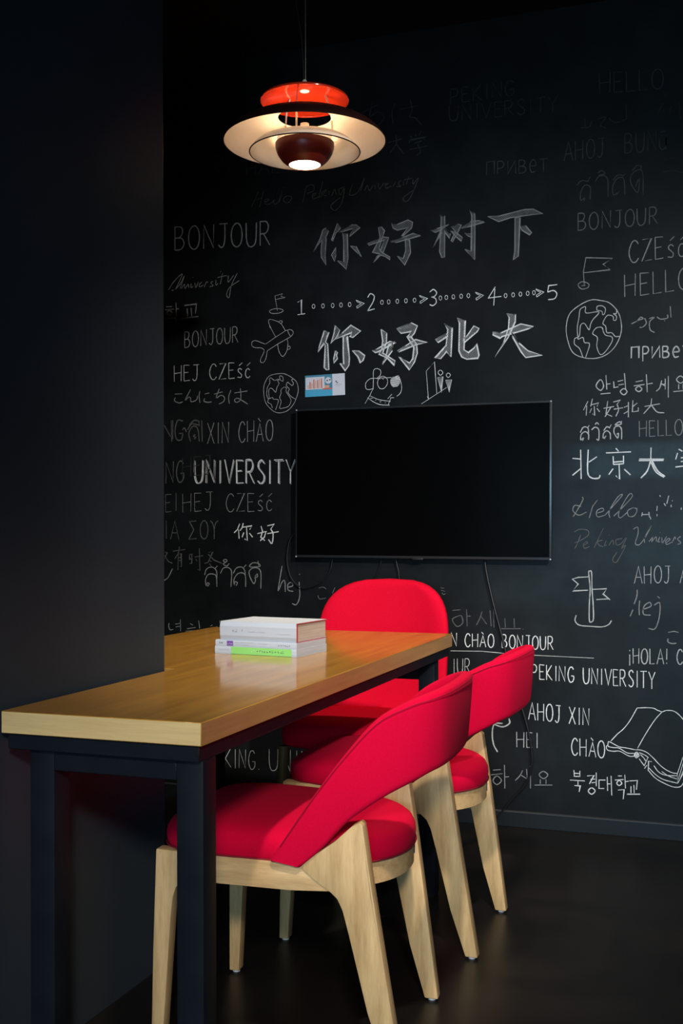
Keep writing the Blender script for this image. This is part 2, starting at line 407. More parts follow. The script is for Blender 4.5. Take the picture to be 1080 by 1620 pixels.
    fs = [(i * K + k, i * K + (k + 1) % K, (i + 1) * K + (k + 1) % K, (i + 1) * K + k) for i in range(m - 1) for k in range(K)]
    fs += [tuple(range(K))[::-1], tuple((m - 1) * K + k for k in range(K))]
    mb = MB(); mb.add(vs, fs); back = build('backrest', mb, 'red_wool', t, bevel=0, angle=75)
    mb = MB()
    mb.tube([B[i] + (T[i] - B[i]) * .955 + (Vector((B[i].x + .2, B[i].y, 0)).normalized()) * .0004 for i in range(2, m - 2)], .0007, 5)
    build('seam', mb, 'piping_red', back)
    # sewn tag peeking out under the seat's round back
    mb = MB()
    for x0, x1, y0, y1, z0, z1, mi in ((-.002, 0, -.018, .016, .354, .392, 0), (0, .0008, -.018, -.012, .354, .392, 1), (0, .0008, -.006, .010, .362, .371, 2), (0, .0008, -.006, .006, .376, .380, 1)):
        mb.box((x0, y0, z0), (x1, y1, z1), mi)
    ca, sa = math.cos(.62), math.sin(.62)
    mb.v = [(-.026 + x * ca - y * sa, .098 + x * sa + y * ca, z) for x, y, z in mb.v]
    build('label_tag', mb, ['tag_black', 'tag_white', 'tag_green'], t)
    return t
G = 'red armchairs along the open side of the table'
ch1 = make_armchair('red armchair with oak legs nearest the camera, in front of the other one', (-.643, 2.257, 0), math.radians(3.4), G)
ch2 = dup(ch1, (-.623, 2.884, 0), 0, 'red armchair with oak legs, second from the camera, nearer the chalkboard', G)

# ------------------------------------------------------------------ tall-backed red chair at the table's end
fc = thing('dining_chair', 'tall round-backed red chair at the far end of the table, against the chalkboard', 'chair', (-1.128, 3.36, 0), 0)
def shell(name, mat, parent):
    # outline of the back in (x, z), front view; bucket curve pushes the sides forward (-y)
    nu, nv = 24, 20; z0, z1 = .40, .893
    def hw(z):
        t = max(0, (z - .715) / (z1 - .715)); return (.2275 - .008 * (.7 - min(z, .7))) * (1 - .06 * min(t, 1)) * (max(0, 1 - t ** 2.9)) ** (1 / 2.9)
    def P(i, j, off):
        v = j / nv; z = z0 + (z1 - z0) * (1 - (1 - v) ** 1.6); h = hw(z)
        u = -1 + 2 * i / nu; u = math.sin(u * math.pi / 2); x = u * h
        y = .235 + .075 * ((z - .40) / .5) - .055 * (abs(x) / .22) ** 2.2
        edge = min(1, (1 - abs(u)) * 6) * min(1, (1 - v) * 8)
        thk = .006 + .024 * edge ** .5
        return (x, y + off * thk, z)
    mb = MB()
    vs = [P(i, j, -1) for j in range(nv + 1) for i in range(nu + 1)] + [P(i, j, 1) for j in range(nv + 1) for i in range(nu + 1)]
    q = nu + 1; o = q * (nv + 1); fs = []
    for j in range(nv):
        for i in range(nu):
            a = j * q + i; fs += [(a, a + 1, a + q + 1, a + q), (o + a, o + a + q, o + a + q + 1, o + a + 1)]
    for j in range(nv):
        a = j * q; fs.append((a, a + q, o + a + q, o + a)); a = j * q + nu; fs.append((a, o + a, o + a + q, a + q))
    for i in range(nu): fs.append((i, o + i, o + i + 1, i + 1)); a = nv * q + i; fs.append((a, a + 1, o + a + 1, o + a))
    mb.add(vs, fs); ob = build(name, mb, mat, parent, angle=80); return ob
bk = shell('backrest', 'red_wool_far', fc)
mb = MB(); out = []
n = 48
for k in range(n):
    a = 2 * math.pi * k / n; e = 4.5
    out.append((.218 * abs(math.cos(a)) ** (2 / e) * (1 if math.cos(a) > 0 else -1), .0 + .225 * abs(math.sin(a)) ** (2 / e) * (1 if math.sin(a) > 0 else -1)))
rings = [[(x * s, y * s, z) for x, y in out] for s, z in ((.92, .395), (.99, .402), (1, .42), (.995, .445), (.96, .462), (.85, .469), (.5, .473), (.05, .474))]
mb.add([p for r in rings for p in r], [(i * n + k, i * n + (k + 1) % n, (i + 1) * n + (k + 1) % n, (i + 1) * n + k) for i in range(len(rings) - 1) for k in range(n)] + [tuple(range(n))[::-1], tuple((len(rings) - 1) * n + k for k in range(n))])
build('seat', mb, 'red_wool_far', fc, angle=70)
for sx in (-1, 1):
    for sy in (-1, 1):
        mb = MB(); mb.tube([(sx * .205, sy * .20, .005), (sx * .19, sy * .185, .396)], [.011, .017], 14); lg = build('leg', mb, 'walnut_dark', fc)
        mb = MB(); mb.tube([(sx * .205, sy * .20, 0), (sx * .205, sy * .20, .005)], .009, 10); build('glide', mb, 'glide_white', lg)

# ------------------------------------------------------------------ pendant lamp
LP = (-1.132, 2.89, 2.138)
pl = thing('pendant_lamp', 'pendant lamp of layered cream shades with a glowing red cap and cup', 'lamp', LP)
def shellprof(prof, t):      # a thin wall: outer profile, then back along an inner one
    return prof, [(max(r - t * .6, .001), z - t) for r, z in prof]
def lamp_shade(name, prof, mats, t=.0016, parent=pl):
    P = cr([(r, 0, z) for r, z in prof], 6); P = [(p.x, p.z) for p in P]
    nrm = []
    for i in range(len(P)):
        a = Vector(P[max(i - 1, 0)]); b = Vector(P[min(i + 1, len(P) - 1)]); d = (b - a).normalized(); nrm.append(Vector((-d.y, d.x)))
    Q = [(p[0] + q.x * t, p[1] + q.y * t) for p, q in zip(P, nrm)]
    mb = MB(); mb.lathe(P, n=96, mi=0); mb.lathe(Q, n=96, mi=1); mb.lathe([P[0], Q[0]], n=96, mi=0); mb.lathe([P[-1], Q[-1]], n=96, mi=0)
    return build(name, mb, mats, parent, angle=60)
# profiles run from rim inwards; second material faces the lamp side
outer = lamp_shade('outer_shade', [(.225, 0), (.218, .012), (.203, .027), (.178, .043), (.145, .056), (.105, .065), (.074, .068)], ['shade_outer', 'shade_inner'])
mid = lamp_shade('middle_shade', [(.153, -.030), (.147, -.020), (.137, -.010), (.122, .000), (.100, .007), (.078, .010)], ['shade_inner', 'shade_inner'])
for r, z, par, rad in ((.2252, 0, outer, .0016), (.1532, -.030, mid, .0018)):
    mb = MB(); mb.tube([(r * math.cos(a), r * math.sin(a), z) for a in [2 * math.pi * k / 96 for k in range(97)]], rad, 8, cap=False); build('rim', mb, 'shade_outer', par)
cap = lamp_shade('top_cap', [(.123, .112), (.1225, .116), (.115, .121), (.095, .128), (.06, .137), (.03, .142), (.012, .144)], ['cap_red', 'cap_red'])
cup = lamp_shade('cup', [(.082, -.006), (.081, -.020), (.075, -.036), (.064, -.051), (.052, -.061), (.044, -.066)], ['cup_enamel', 'shade_inner'], t=-.0016)
mb = MB(); mb.lathe([(.001, -.0645), (.030, -.0645), (.0435, -.0635), (.0435, -.060), (.001, -.060)], n=48); build('diffuser', mb, 'bulb_glow', pl)
mb = MB(); mb.lathe([(.001, -.035), (.014, -.032), (.026, -.02), (.030, -.005), (.026, .012), (.016, .026), (.012, .034), (.001, .034)], n=32); build('bulb', mb, 'bulb_glow', pl)
mb = MB(); mb.lathe([(.001, .034), (.011, .034), (.012, .040), (.012, .050), (.001, .050)], n=32); build('socket', mb, 'shade_inner', pl)
mb = MB(); mb.lathe([(.001, .140), (.013, .140), (.012, .160), (.004, .172)], n=24); build('cord_grip', mb, 'shade_inner', pl)
for k in range(3):
    a = math.radians(35 + 120 * k); ca, sa = math.cos(a), math.sin(a)
    mb = MB(); mb.tube([(r * ca, r * sa, z) for r, z in ((.079, -.010), (.080, .010), (.078, .07), (.074, .10), (.060, .135))], .0028, 8); build('strut', mb, 'strut_metal', pl)
cable = cr([(-.002, 0, .165), (-.004, 0, .22), (-.010, 0, .30), (-.022, 0, .37), (-.030, 0, .44), (-.024, 0, .56), (-.010, 0, .68), (0, 0, CEIL - LP[2] - .02)], 6)
mb = MB(); mb.tube(cable, .0022, 8); build('power_cord', mb, 'cable_black', pl)
mb = MB(); mb.tube([(.003, 0, .165), (.003, 0, CEIL - LP[2] - .02)], .0008, 6); build('suspension_wire', mb, 'strut_metal', pl)
mb = MB(); mb.lathe([(.001, 0), (.05, 0), (.055, -.006), (.05, -.022), (.001, -.025)], c=(0, 0, CEIL - LP[2]), n=32); build('ceiling_rose', mb, 'shade_outer', pl)
def point(loc, power, rad, col=(1, .80, .56)):
    l = bpy.data.lights.new('lamp_bulb_light', 'POINT'); l.energy = power; l.color = col; l.shadow_soft_size = rad
    o = bpy.data.objects.new('lamp_bulb_light', l); COL.objects.link(o); o.parent = pl; o.location = loc
point((0, 0, .0), 26, .03, (1, .86, .68))
l = bpy.data.lights.new('lamp_down_light', 'SPOT'); l.energy = 60; l.color = (1, .80, .55); l.spot_size = math.radians(125); l.spot_blend = .8; l.shadow_soft_size = .035
o = bpy.data.objects.new('lamp_down_light', l); COL.objects.link(o); o.parent = pl; o.location = (0, 0, -.07)

# ------------------------------------------------------------------ television
tv = thing('television', 'flat black television mounted on the chalkboard wall', 'television', (-1.098, W - .023, 1.236))
Dv = .03; hw_, hh_ = .483, .2805
mb = MB(); mb.box((-hw_, -.012, -hh_), (hw_, .002, hh_)); build('bezel', mb, 'tv_bezel', tv, bevel=.002)
mb = MB(); mb.box((-hw_ + .006, -.0132, -hh_ + .010), (hw_ - .007, -.0118, hh_ - .007)); build('screen', mb, 'tv_screen', tv)
mb = MB(); mb.box((-.40, .002, -.22), (.40, .017, .20)); build('rear_housing', mb, 'tv_back', tv, bevel=.004)
mb = MB(); mb.box((-.022, -.0125, -hh_ - .005), (.018, -.002, -hh_ + .003)); build('sensor_bump', mb, 'tv_back', tv, bevel=.002)
for sx in (-1, 1):
    for sz in (-1, 1):
        mb = MB(); mb.tube([(sx * (hw_ - .003), -.0135, sz * (hh_ - .003)), (sx * (hw_ - .003), -.0115, sz * (hh_ - .003))], .0028, 8); build('corner_cap', mb, 'paper_white', tv)
tv.rotation_euler = (0, math.radians(.35), 0)

# ------------------------------------------------------------------ pixel -> point on the chalkboard wall
RI = ROT.inverted()
def at(u, v, y=W):
    d = RI @ Vector(((u - CX) / FPX, 1, -(v - CY) / FPX)); t = y / d.y
    return Vector((d.x * t, y, CAMZ + d.z * t))
# cables hanging below the television
def cablething(pts, r, label):
    P = cr([at(u, v, W - .012) for u, v in pts], 8)
    mb = MB(); mb.tube(P, r, 8); tag(build('cable', mb, 'cable_black'), label, 'cable', None)
cablething([(468, 842), (458, 855), (454, 885), (461, 915), (480, 930), (505, 923), (521, 905), (526, 884)], .0022, 'thin black cable looping out beside the lower left corner of the television')
cablething([(603, 880), (602, 892), (597, 906), (590, 922), (588, 960)], .0016, 'thin cable hanging below the television, left of the pair behind the red backrest')
cablething([(625, 880), (628, 895), (631, 912), (632, 960)], .0026, 'black cable hanging below the television, right of the pair behind the red backrest')
cablething([(766, 880), (769, 905), (780, 955), (795, 1012), (806, 1060), (822, 1110), (836, 1160), (841, 1205), (832, 1238), (806, 1268), (784, 1296), (770, 1303)], .0042, 'thick black power cable running from the television down to the skirting')

# ------------------------------------------------------------------ books
def make_book(name, label, loc, rz, Lx, Dy, H, cover, pages, hard=False, group='books stacked on the table'):
    t = thing(name, label, 'book', loc, rz, group)
    c = .0018 if hard else .0006; o = .003 if hard else 0
    mb = MB()      # spine faces -y; cover wraps bottom, spine and top
    r = .004 if hard else .0008
    prof = [(Dy, 0), (0, 0), (-r, H * .25), (-r, H * .75), (0, H), (Dy, H), (Dy, H - c), (c, H - c), (c - r * .5, H * .5), (c, c), (Dy, c)]
    n = len(prof); vs = [(x, y, z) for x in (0, Lx) for y, z in prof]
    mb.add(vs, [tuple(range(n)), tuple(range(n, 2 * n))[::-1]] + [(i, (i + 1) % n, n + (i + 1) % n, n + i) for i in range(n)])
    build('cover', mb, cover, t, smooth=False)
    mb = MB(); mb.box((o, c, c), (Lx - o, Dy - o, H - c)); build('pages', mb, pages, t)
    return t
def print_on(t, x0, x1, z0, z1, mat, y=-.0012, name='spine_print'):
    mb = MB(); mb.box((x0, y - .0003, z0), (x1, y, z1)); build(name, mb, mat, t)
def marks(t, x0, x1, z, h, mat, y, seed, gap=.35):
    rnd = random.Random(seed); mb = MB(); x = x0
    while x < x1:
        wd = h * rnd.uniform(.6, 1.1)
        for q in range(3):
            a = rnd.uniform(0, wd * .6); b = rnd.uniform(0, h * .7)
            if rnd.random() < .5: mb.box((x + a, y - .0003, z + b), (x + a + h * .14, y, z + b + h * .4))
            else: mb.box((x + a * .5, y - .0003, z + b), (x + a * .5 + wd * .6, y, z + b + h * .14))
        x += wd * (1 + gap)
    build('spine_print', mb, mat, t)
bx, by, brz = -1.236, 2.531, math.radians(-6.5)
b1 = make_book('book', 'bottom paperback of the stack, white spine with a green band', (bx, by, TZ), brz, .232, .160, .0185, 'paper_white', 'page_block_grey')
print_on(b1, .048, .219, .0006, .0181, 'green_print'); marks(b1, .105, .150, .006, .006, 'ink_cream', -.0016, 1); marks(b1, .12, .195, .0065, .0062, 'ink_dark', -.0016, 2); marks(b1, .009, .040, .008, .004, 'ink_grey', -.0012, 3)
z2 = TZ + .0187
b2 = make_book('book', 'thin white paperback in the middle of the stack, purple mark on its spine', (bx + .001, by + .001, z2), brz, .231, .155, .0152, 'paper_white', 'page_block_grey')
print_on(b2, .034, .052, .002, .0135, 'ink_purple'); marks(b2, .036, .050, .004, .006, 'paper_white', -.0016, 9, .1); marks(b2, .058, .108, .009, .003, 'ink_grey', -.0012, 4); marks(b2, .058, .100, .004, .003, 'ink_grey', -.0012, 5); marks(b2, .18, .215, .005, .004, 'ink_dark', -.0012, 6); marks(b2, .125, .15, .008, .003, 'ink_grey', -.0012, 7); marks(b2, .012, .018, .006, .006, 'ink_dark', -.0012, 8)
z3 = z2 + .0154
b3 = make_book('book', 'thick white hardback on top of the stack, dark red edge on its covers', (bx + .014, by + .004, z3), brz, .217, .160, .0465, 'paper_white', 'page_block', hard=True)
for x, w_ in ((.035, .010), (.062, .009)): marks(b3, x, x + w_, .019, .010, 'ink_grey', -.0045, int(x * 999), .1)
marks(b3, .082, .128, .021, .003, 'ink_grey', -.0045, 11); marks(b3, .165, .20, .018, .0025, 'ink_grey', -.0045, 12)
for z in (.0, .0445):
    mb = MB(); mb.box((.2170, .002, z), (.2180, .160, z + .002)); build('cover_edge', mb, 'cover_red', b3)
mb = MB(); mb.box((.2168, -.003, 0), (.2180, .002, .0465)); build('cover_edge', mb, 'cover_red', b3)

# ------------------------------------------------------------------ printed card above the television
cd = thing('picture_card', 'small printed card with a bar chart, stuck to the chalkboard above the television', 'card', (-1.554, W - .002, 1.5685), 0)
cd.rotation_euler = (0, math.radians(-.8), 0)
cw, chh = .161, .0815
def cardrect(x0, z0, x1, z1, mat, lv, name='print'):
    mb = MB(); mb.box((x0, -.0004 - .0003 * lv, z0), (x1, -.0003 * lv, z1)); return build(name, mb, mat, cd)
cardrect(0, 0, cw, chh, 'card_white', 0, 'card_sheet')
cardrect(0, 0, .111, chh, 'card_teal', 1); cardrect(0, 0, .111, .026, 'card_blue', 2); cardrect(.003, .027, .080, .074, 'card_white', 3)
for k, h in enumerate((.014, .026, .021, .035, .029, .032, .035, .037)):
    cardrect(.011 + k * .0078, .0305, .0155 + k * .0078, .0305 + h, 'card_red' if k % 2 else 'card_orange', 4, 'chart_bar')
cardrect(.072, .0245, .111, .0295, 'card_red', 4); cardrect(.080, .030, .099, .041, 'card_orange', 3)
mb = MB(); mb.tube([(.095, -.0004, .058), (.095, -.0019, .058)], .0125, 20); build('print', mb, 'card_white', cd)
for x, z in ((.091, .058), (.102, .060)): mb = MB(); mb.tube([(x, -.0014, z), (x, -.0022, z)], .003, 12); build('print', mb, 'ink_dark', cd)
for a in ((.124, .050, .129, .055), (.128, .046, .134, .049)): cardrect(*a, 'ink_dark', 1)
for a in ((.122, .040, .148, .0415), (.126, .035, .143, .036)): cardrect(*a, 'ink_grey', 1)

# ================================================================== chalk writing (children of the wall it is drawn on)
CH_N = [0]
def ribbons(name, label, strokes, width, mat):
    """strokes: lists of photo-pixel points read off the wall, laid as chalk lines on the wall plane"""
    mb = MB(); rnd = random.Random(len(label) * 31 + len(strokes))
    for st in strokes:
        CH_N[0] = (CH_N[0] + 1) % 60; y = W - .0007 - CH_N[0] * 6e-6
        P = [at(u, v, y) for u, v in st]
        Q = [P[0]]
        for p in P[1:]:
            if (p - Q[-1]).length > .0004: Q.append(p)
        if len(Q) < 2: Q = [P[0], P[0] + Vector((.002, 0, .001))]
        n = len(Q); vs = []
        for i in range(n):
            d = Q[min(i + 1, n - 1)] - Q[max(i - 1, 0)]; d.y = 0; d.normalize(); a = Vector((-d.z, 0, d.x))
            if 0 < i < n - 1:
                d1 = (Q[i] - Q[i - 1]); d1.y = 0; d1.normalize(); k = min(1.6, 1 / max(.4, abs(d1.dot(d))))
            else: k = .8
            h = width * .5 * rnd.uniform(.82, 1.15) * k
            vs += [Q[i] + a * h, Q[i] - a * h]
        mb.add(vs, [(2 * i, 2 * i + 1, 2 * i + 3, 2 * i + 2) for i in range(n - 1)])
    me = bpy.data.meshes.new(name); me.from_pydata([tuple(v) for v in mb.v], [], mb.f); me.materials.append(MATS[mat])
    o = bpy.data.objects.new(name, me); COL.objects.link(o); o.parent = wall_back; o['label'] = label
    return o
def ps(txt, ox=0, oy=0, s=1):
    """'x,y x,y | ~x,y ...' in crop pixels; ~ asks for a smooth curve"""
    out = []
    for part in txt.split('|'):
        part = part.strip()
        if not part: continue
        sm = part[0] == '~'; pts = [tuple(map(float, q.split(','))) for q in part.lstrip('~').split()]
        pts = [(ox + x / s, oy + y / s) for x, y in pts]
        if len(pts) == 1: pts = [pts[0], (pts[0][0] + 1.2, pts[0][1] - .3)]
        if sm: pts = [(p.x, p.y) for p in cr([(a, b, 0) for a, b in pts], 5)]
        out.append(pts)
    return out
LW = {'bold': .0062, 'thick': .0048, 'mid': .0036, 'thin': .0027, 'fine': .0019}
def draw(kind, label, txt, org, width='mid', mat='chalk_plain'):
    return ribbons(kind, label, ps(txt, *org), LW[width], mat)
# a hand-drawn single-line alphabet, unit boxes, y up
GL = {
 'A': (.8, '0,0 .42,1 .8,0 | .14,.36 .68,.36'), 'B': (.7, '0,0 0,1 | ~0,1 .42,.97 .52,.78 .36,.56 0,.52 | ~0,.52 .45,.5 .62,.27 .42,.04 0,0'),
 'C': (.72, '~.68,.82 .5,.98 .25,.93 .05,.6 .06,.3 .25,.04 .5,.02 .7,.18'), 'E': (.6, '.02,0 0,1 | 0,1 .55,.98 | .02,.52 .45,.54 | .02,0 .58,.02'),
 'G': (.78, '~.66,.84 .48,.99 .22,.93 .04,.6 .06,.28 .26,.02 .52,.04 .68,.2 .7,.4 | .4,.42 .72,.42'),
 'H': (.75, '.02,0 0,1 | .68,0 .7,1 | 0,.5 .7,.54'), 'I': (.34, '.17,0 .17,1'), 'T': (.74, '.36,0 .36,1 | 0,.98 .74,1'),
 'J': (.66, '.1,1 .64,1 | ~.46,1 .46,.35 .36,.06 .18,.01 .02,.12'), 'K': (.7, '.02,0 0,1 | .6,1 .04,.45 .66,0'),
 'L': (.6, '0,1 .02,0 .56,.02'), 'N': (.78, '0,0 .02,1 .68,.02 .7,1'), 'O': (.8, '~.4,1 .12,.84 .02,.5 .12,.14 .4,0 .66,.14 .76,.5 .66,.86 .4,1'),
 'P': (.66, '0,0 0,1 | ~0,1 .4,.98 .56,.76 .4,.5 0,.46'), 'R': (.7, '0,0 0,1 | ~0,1 .42,.98 .56,.76 .4,.52 0,.48 | .22,.5 .66,0'),
 'S': (.66, '~.58,.86 .38,1 .14,.9 .1,.7 .34,.52 .56,.34 .54,.12 .3,0 .04,.12'), 'U': (.76, '~0,1 .02,.35 .16,.04 .4,0 .6,.12 .68,.4 .7,1'),
 'V': (.74, '0,1 .36,0 .74,1'), 'X': (.76, '.02,1 .72,0 | .7,1 0,0'), 'Y': (.74, '0,1 .36,.5 .74,1 | .36,.5 .36,0'), 'Z': (.72, '.04,.98 .68,1 0,0 .7,.03'),
 'i': (.34, '.17,0 .17,.62 | .17,.86 .17,.94'), '!': (.34, '.16,.28 .18,1 | .16,.0 .16,.08'), '¡': (.3, '.14,-.1 .14,.62 | .14,.84 .14,.92'), '.': (.3, '.1,.02 .16,.05'),
 'ś': (.52, '~.46,.5 .3,.6 .12,.54 .12,.42 .3,.3 .44,.18 .36,.03 .04,.06 | .2,.78 .5,.95'), 'ć': (.56, '~.48,.48 .3,.58 .12,.48 .06,.26 .14,.06 .34,.0 .5,.1 | .2,.76 .52,.95'),
 'À': (.78, '0,0 .4,.86 .76,0 | .12,.34 .66,.34 | .22,1.12 .46,.96'), 'Σ': (.8, '.7,1 .06,.96 .46,.52 0,0 .74,.04'), 'Υ': (.74, '~0,1 .2,.86 .36,.5 .36,0 | ~.74,1 .5,.86 .36,.5'),
 'П': (.78, '.02,0 .04,.96 .7,1 .7,0'), 'Р': (.62, '.04,-.3 .04,1 | ~.04,1 .4,.98 .56,.72 .4,.42 .06,.36'), 'И': (.78, '.02,1 0,0 .68,1 .7,0'), 'В': (.66, '0,0 0,1 | ~0,1 .4,.97 .46,.78 .34,.58 0,.54 | ~0,.54 .42,.5 .56,.27 .4,.04 0,0'),
 'е': (.64, '~.04,.5 .54,.54 .5,.84 .28,.98 .06,.7 .04,.34 .2,.04 .54,.1'), 'ū': (.7, '~0,.6 .04,.14 .3,0 .54,.2 .56,.6 .56,0 | .08,.9 .5,.94'),
 ' ': (.55, ''), 'F': (.6, '.02,0 0,1 | 0,1 .55,.98 | .02,.52 .45,.54'), 'D': (.74, '0,0 0,1 | ~0,1 .4,.92 .66,.5 .4,.06 0,0'),
}
SAME = {chr(1045): 'е', 'e': 'е', 'Ś': 'ś', 'Ć': 'ć', chr(1058): 'T', chr(1040): 'A', chr(1054): 'O'}
def word(label, text, p0, p1, h, width='mid', mat='chalk_plain', lean=0, hend=None, jit=.035):
    text = ''.join(SAME.get(c, c) for c in text)
    rnd = random.Random(sum(map(ord, text + label))); adv = [GL[c][0] for c in text]; gap = .22
    tot = sum(adv) + gap * (len(text) - 1); strokes = []; x = 0
    for c, a in zip(text, adv):
        jx, jy = rnd.uniform(-jit, jit), rnd.uniform(-jit, jit)
        for part in GL[c][1].split('|'):
            part = part.strip()
            if not part: continue
            sm = part[0] == '~'; pts = []
            for q in part.lstrip('~').split():
                gx, gy = map(float, q.split(',')); t = (x + gx + jx * a) / tot
                hh = h + ((hend or h) - h) * t
                pts.append((p0[0] + (p1[0] - p0[0]) * t + lean * gy * hh, p0[1] + (p1[1] - p0[1]) * t - (gy + jy * .5) * hh))
            if sm: pts = [(p.x, p.y) for p in cr([(a_, b_, 0) for a_, b_ in pts], 5)]
            strokes.append(pts)
        x += a + gap
    return ribbons('chalk_lettering', label, strokes, LW[width], mat)
def hatched(label, polys, org, width, mat, hmat, step, ang, hw):
    """brush-shaped outlines with slanting hatch lines inside"""
    ox, oy, s = org; P = []
    for line in polys.strip().split('|'):
        pts = [tuple(map(float, q.split(','))) for q in line.split()]; P.append([(ox + x / s, oy + y / s) for x, y in pts])
    ribbons('chalk_lettering', label, [p + [p[0], p[1]] for p in P], width, mat)
    ca, sa = math.cos(ang), math.sin(ang); H = []
    for p in P:
        q = [(x * ca + y * sa, -x * sa + y * ca) for x, y in p]     # rotate so hatch lines run along +x'
        lo, hi = min(b for a, b in q), max(b for a, b in q); k = lo + step * .5
        while k < hi:
            xs = []
            for i in range(len(q)):
                (a0, b0), (a1, b1) = q[i], q[(i + 1) % len(q)]
                if (b0 <= k) != (b1 <= k): xs.append(a0 + (a1 - a0) * (k - b0) / (b1 - b0))
            xs.sort()
            for i in range(0, len(xs) - 1, 2):
                if xs[i + 1] - xs[i] > .6: H.append([(xs[i] * ca - k * sa, xs[i] * sa + k * ca), (xs[i + 1] * ca - k * sa, xs[i + 1] * sa + k * ca)])
            k += step
    ribbons('chalk_hatching', 'fine chalk hatching inside ' + label, H, hw, hmat)
DEG = math.radians
A1, A2, A3, A4 = (490, 330, 6), (670, 320, 5.4), (490, 490, 5.684), (680, 490, 5.684)
ni1 = '''150,185 175,215 150,275 155,290 145,440 152,535 110,465 105,410 115,300 100,310 35,415 95,290 125,200 |
 262,140 290,185 245,235 215,310 205,300 240,200 | 270,225 395,155 440,155 475,180 375,265 405,190 300,222 | 312,235 355,240 362,470 345,575 262,495 322,505 320,300 |
 245,370 248,440 235,500 205,440 | 385,355 440,362 490,460 440,410 '''
hao1 = '''650,180 680,175 708,210 690,270 655,380 690,420 760,460 762,485 715,455 670,440 600,512 640,450 665,430 595,415 640,330 665,270 |
 545,335 700,270 748,275 740,300 690,430 668,400 705,300 560,348 |
 775,140 830,150 930,108 975,130 965,185 885,260 870,262 930,180 830,205 790,185 | 765,315 880,275 980,235 1050,255 930,290 820,322 | 905,285 945,300 955,420 900,535 830,450 885,475 910,400 '''
hatched('the large hatched Chinese characters reading 你好, upper row', ni1 + '|' + hao1, A1, .0034, 'chalk_soft', 'chalk_soft', 1.9, DEG(-58), .0019)
shu = '''135,110 178,118 180,180 178,470 155,472 135,420 145,240 150,130 | 60,240 115,225 215,190 150,235 100,258 | 145,245 155,260 80,390 | 175,225 228,270 222,308 180,255 |
 232,215 290,185 320,195 290,260 245,340 235,330 270,250 250,225 | 232,245 280,262 330,300 322,332 270,290 |
 390,65 435,95 438,160 435,492 350,400 405,420 410,110 | 320,225 400,165 470,155 520,168 380,210 | 350,265 400,270 420,300 385,292 '''
xia = '''548,122 640,118 860,62 935,58 1015,98 930,105 740,132 640,165 | 780,132 822,132 808,460 765,492 778,420 | 822,205 870,200 922,262 905,278 840,240 '''
hatched('the large hatched Chinese characters reading 树下, upper row', shu + '|' + xia, A2, .0034, 'chalk_soft', 'chalk_soft', 1.9, DEG(-50), .0019)
ni2 = '''130,190 168,205 140,290 160,310 170,540 150,540 130,520 138,320 130,300 70,380 85,330 | 228,145 268,185 245,240 188,302 215,220 |
 215,272 290,210 368,140 455,192 385,250 360,240 378,205 300,235 | 300,240 335,240 355,440 350,500 318,548 270,482 305,490 300,400 | 230,370 248,385 238,410 248,440 215,478 215,440 | 385,370 440,372 492,412 478,455 455,475 430,420 '''
hao2 = '''640,178 690,210 688,290 655,390 765,460 762,500 690,430 620,400 645,360 655,280 | 565,370 600,355 720,285 772,292 610,380 590,385 | 740,300 740,370 650,492 690,390 710,310 |
 782,175 912,118 965,145 940,210 905,250 875,245 912,195 820,212 | 790,375 860,325 950,268 1050,295 960,312 800,378 | 875,245 905,240 960,310 965,390 940,470 895,540 800,422 895,480 925,440 935,340 '''
hatched('the large bold Chinese characters reading 你好, row above the television', ni2 + '|' + hao2, A3, .0046, 'chalk_bold', 'chalk_plain', 1.9, DEG(-62), .0017)
bei = '''128,128 198,165 188,425 148,375 95,440 45,435 145,320 160,180 | 50,272 145,215 160,235 72,295 |
 245,78 315,100 305,360 345,385 395,345 418,305 440,410 430,435 330,445 285,425 260,370 265,120 | 300,262 325,245 395,145 440,170 425,195 302,300 '''
da = '''690,40 768,45 765,110 700,250 575,428 660,300 705,170 712,70 | 565,208 640,208 815,128 930,152 880,172 650,240 630,255 565,225 | 735,205 800,300 880,370 1005,408 860,430 820,380 745,250 '''
hatched('the large bold Chinese characters reading 北大, row above the television', bei + '|' + da, A4, .0046, 'chalk_bold', 'chalk_plain', 1.9, DEG(-62), .0017)
# ---- number line
NB = (440, 440, 2.348)
draw('chalk_lettering', 'chalk number line running from 1 to 5 with ringed dots and arrows',
 '72,90 86,80 86,134 | 72,136 100,132 | ~332,72 342,58 356,66 352,88 334,118 336,120 358,114 | ~562,52 576,42 588,54 580,68 570,70 584,76 586,92 574,102 562,98 | 806,32 780,74 828,68 | 804,40 800,102 | 1036,24 1004,28 1000,52 | ~1000,52 1022,46 1034,58 1026,76 1002,80', NB, 'mid', 'chalk_bold')
dots = []
for xs, y0, y1 in (((131, 166, 202, 233, 265), 105, 98), ((385, 410, 442, 474, 506), 90, 82), ((602, 624, 650, 679, 706), 74, 65), ((844, 872, 899, 926, 949), 65, 54)):
    for i, x in enumerate(xs):
        cy_ = y0 + (y1 - y0) * i / 4
        dots.append([(440 + (x + 5.2 * math.cos(a)) / 2.348, 440 + (cy_ + 8 * math.sin(a)) / 2.348) for a in [2 * math.pi * k / 12 for k in range(13)]])
ribbons('chalk_drawing', 'rows of small chalk rings between the numbers', dots, .0019, 'chalk_bold')
arr = ''
for x, y in ((305, 96), (540, 78), (748, 66), (972, 54)): arr += f'{x-16},{y-14} {x+14},{y-2} {x-12},{y+16} | {x-12},{y-8} {x+3},{y-1} {x-14},{y+9} | {x-16},{y-14} {x-12},{y-8} | {x-12},{y+16} {x-14},{y+9} |'
draw('chalk_drawing', 'open chalk arrowheads pointing to the numbers', arr, NB, 'thin', 'chalk_bold')
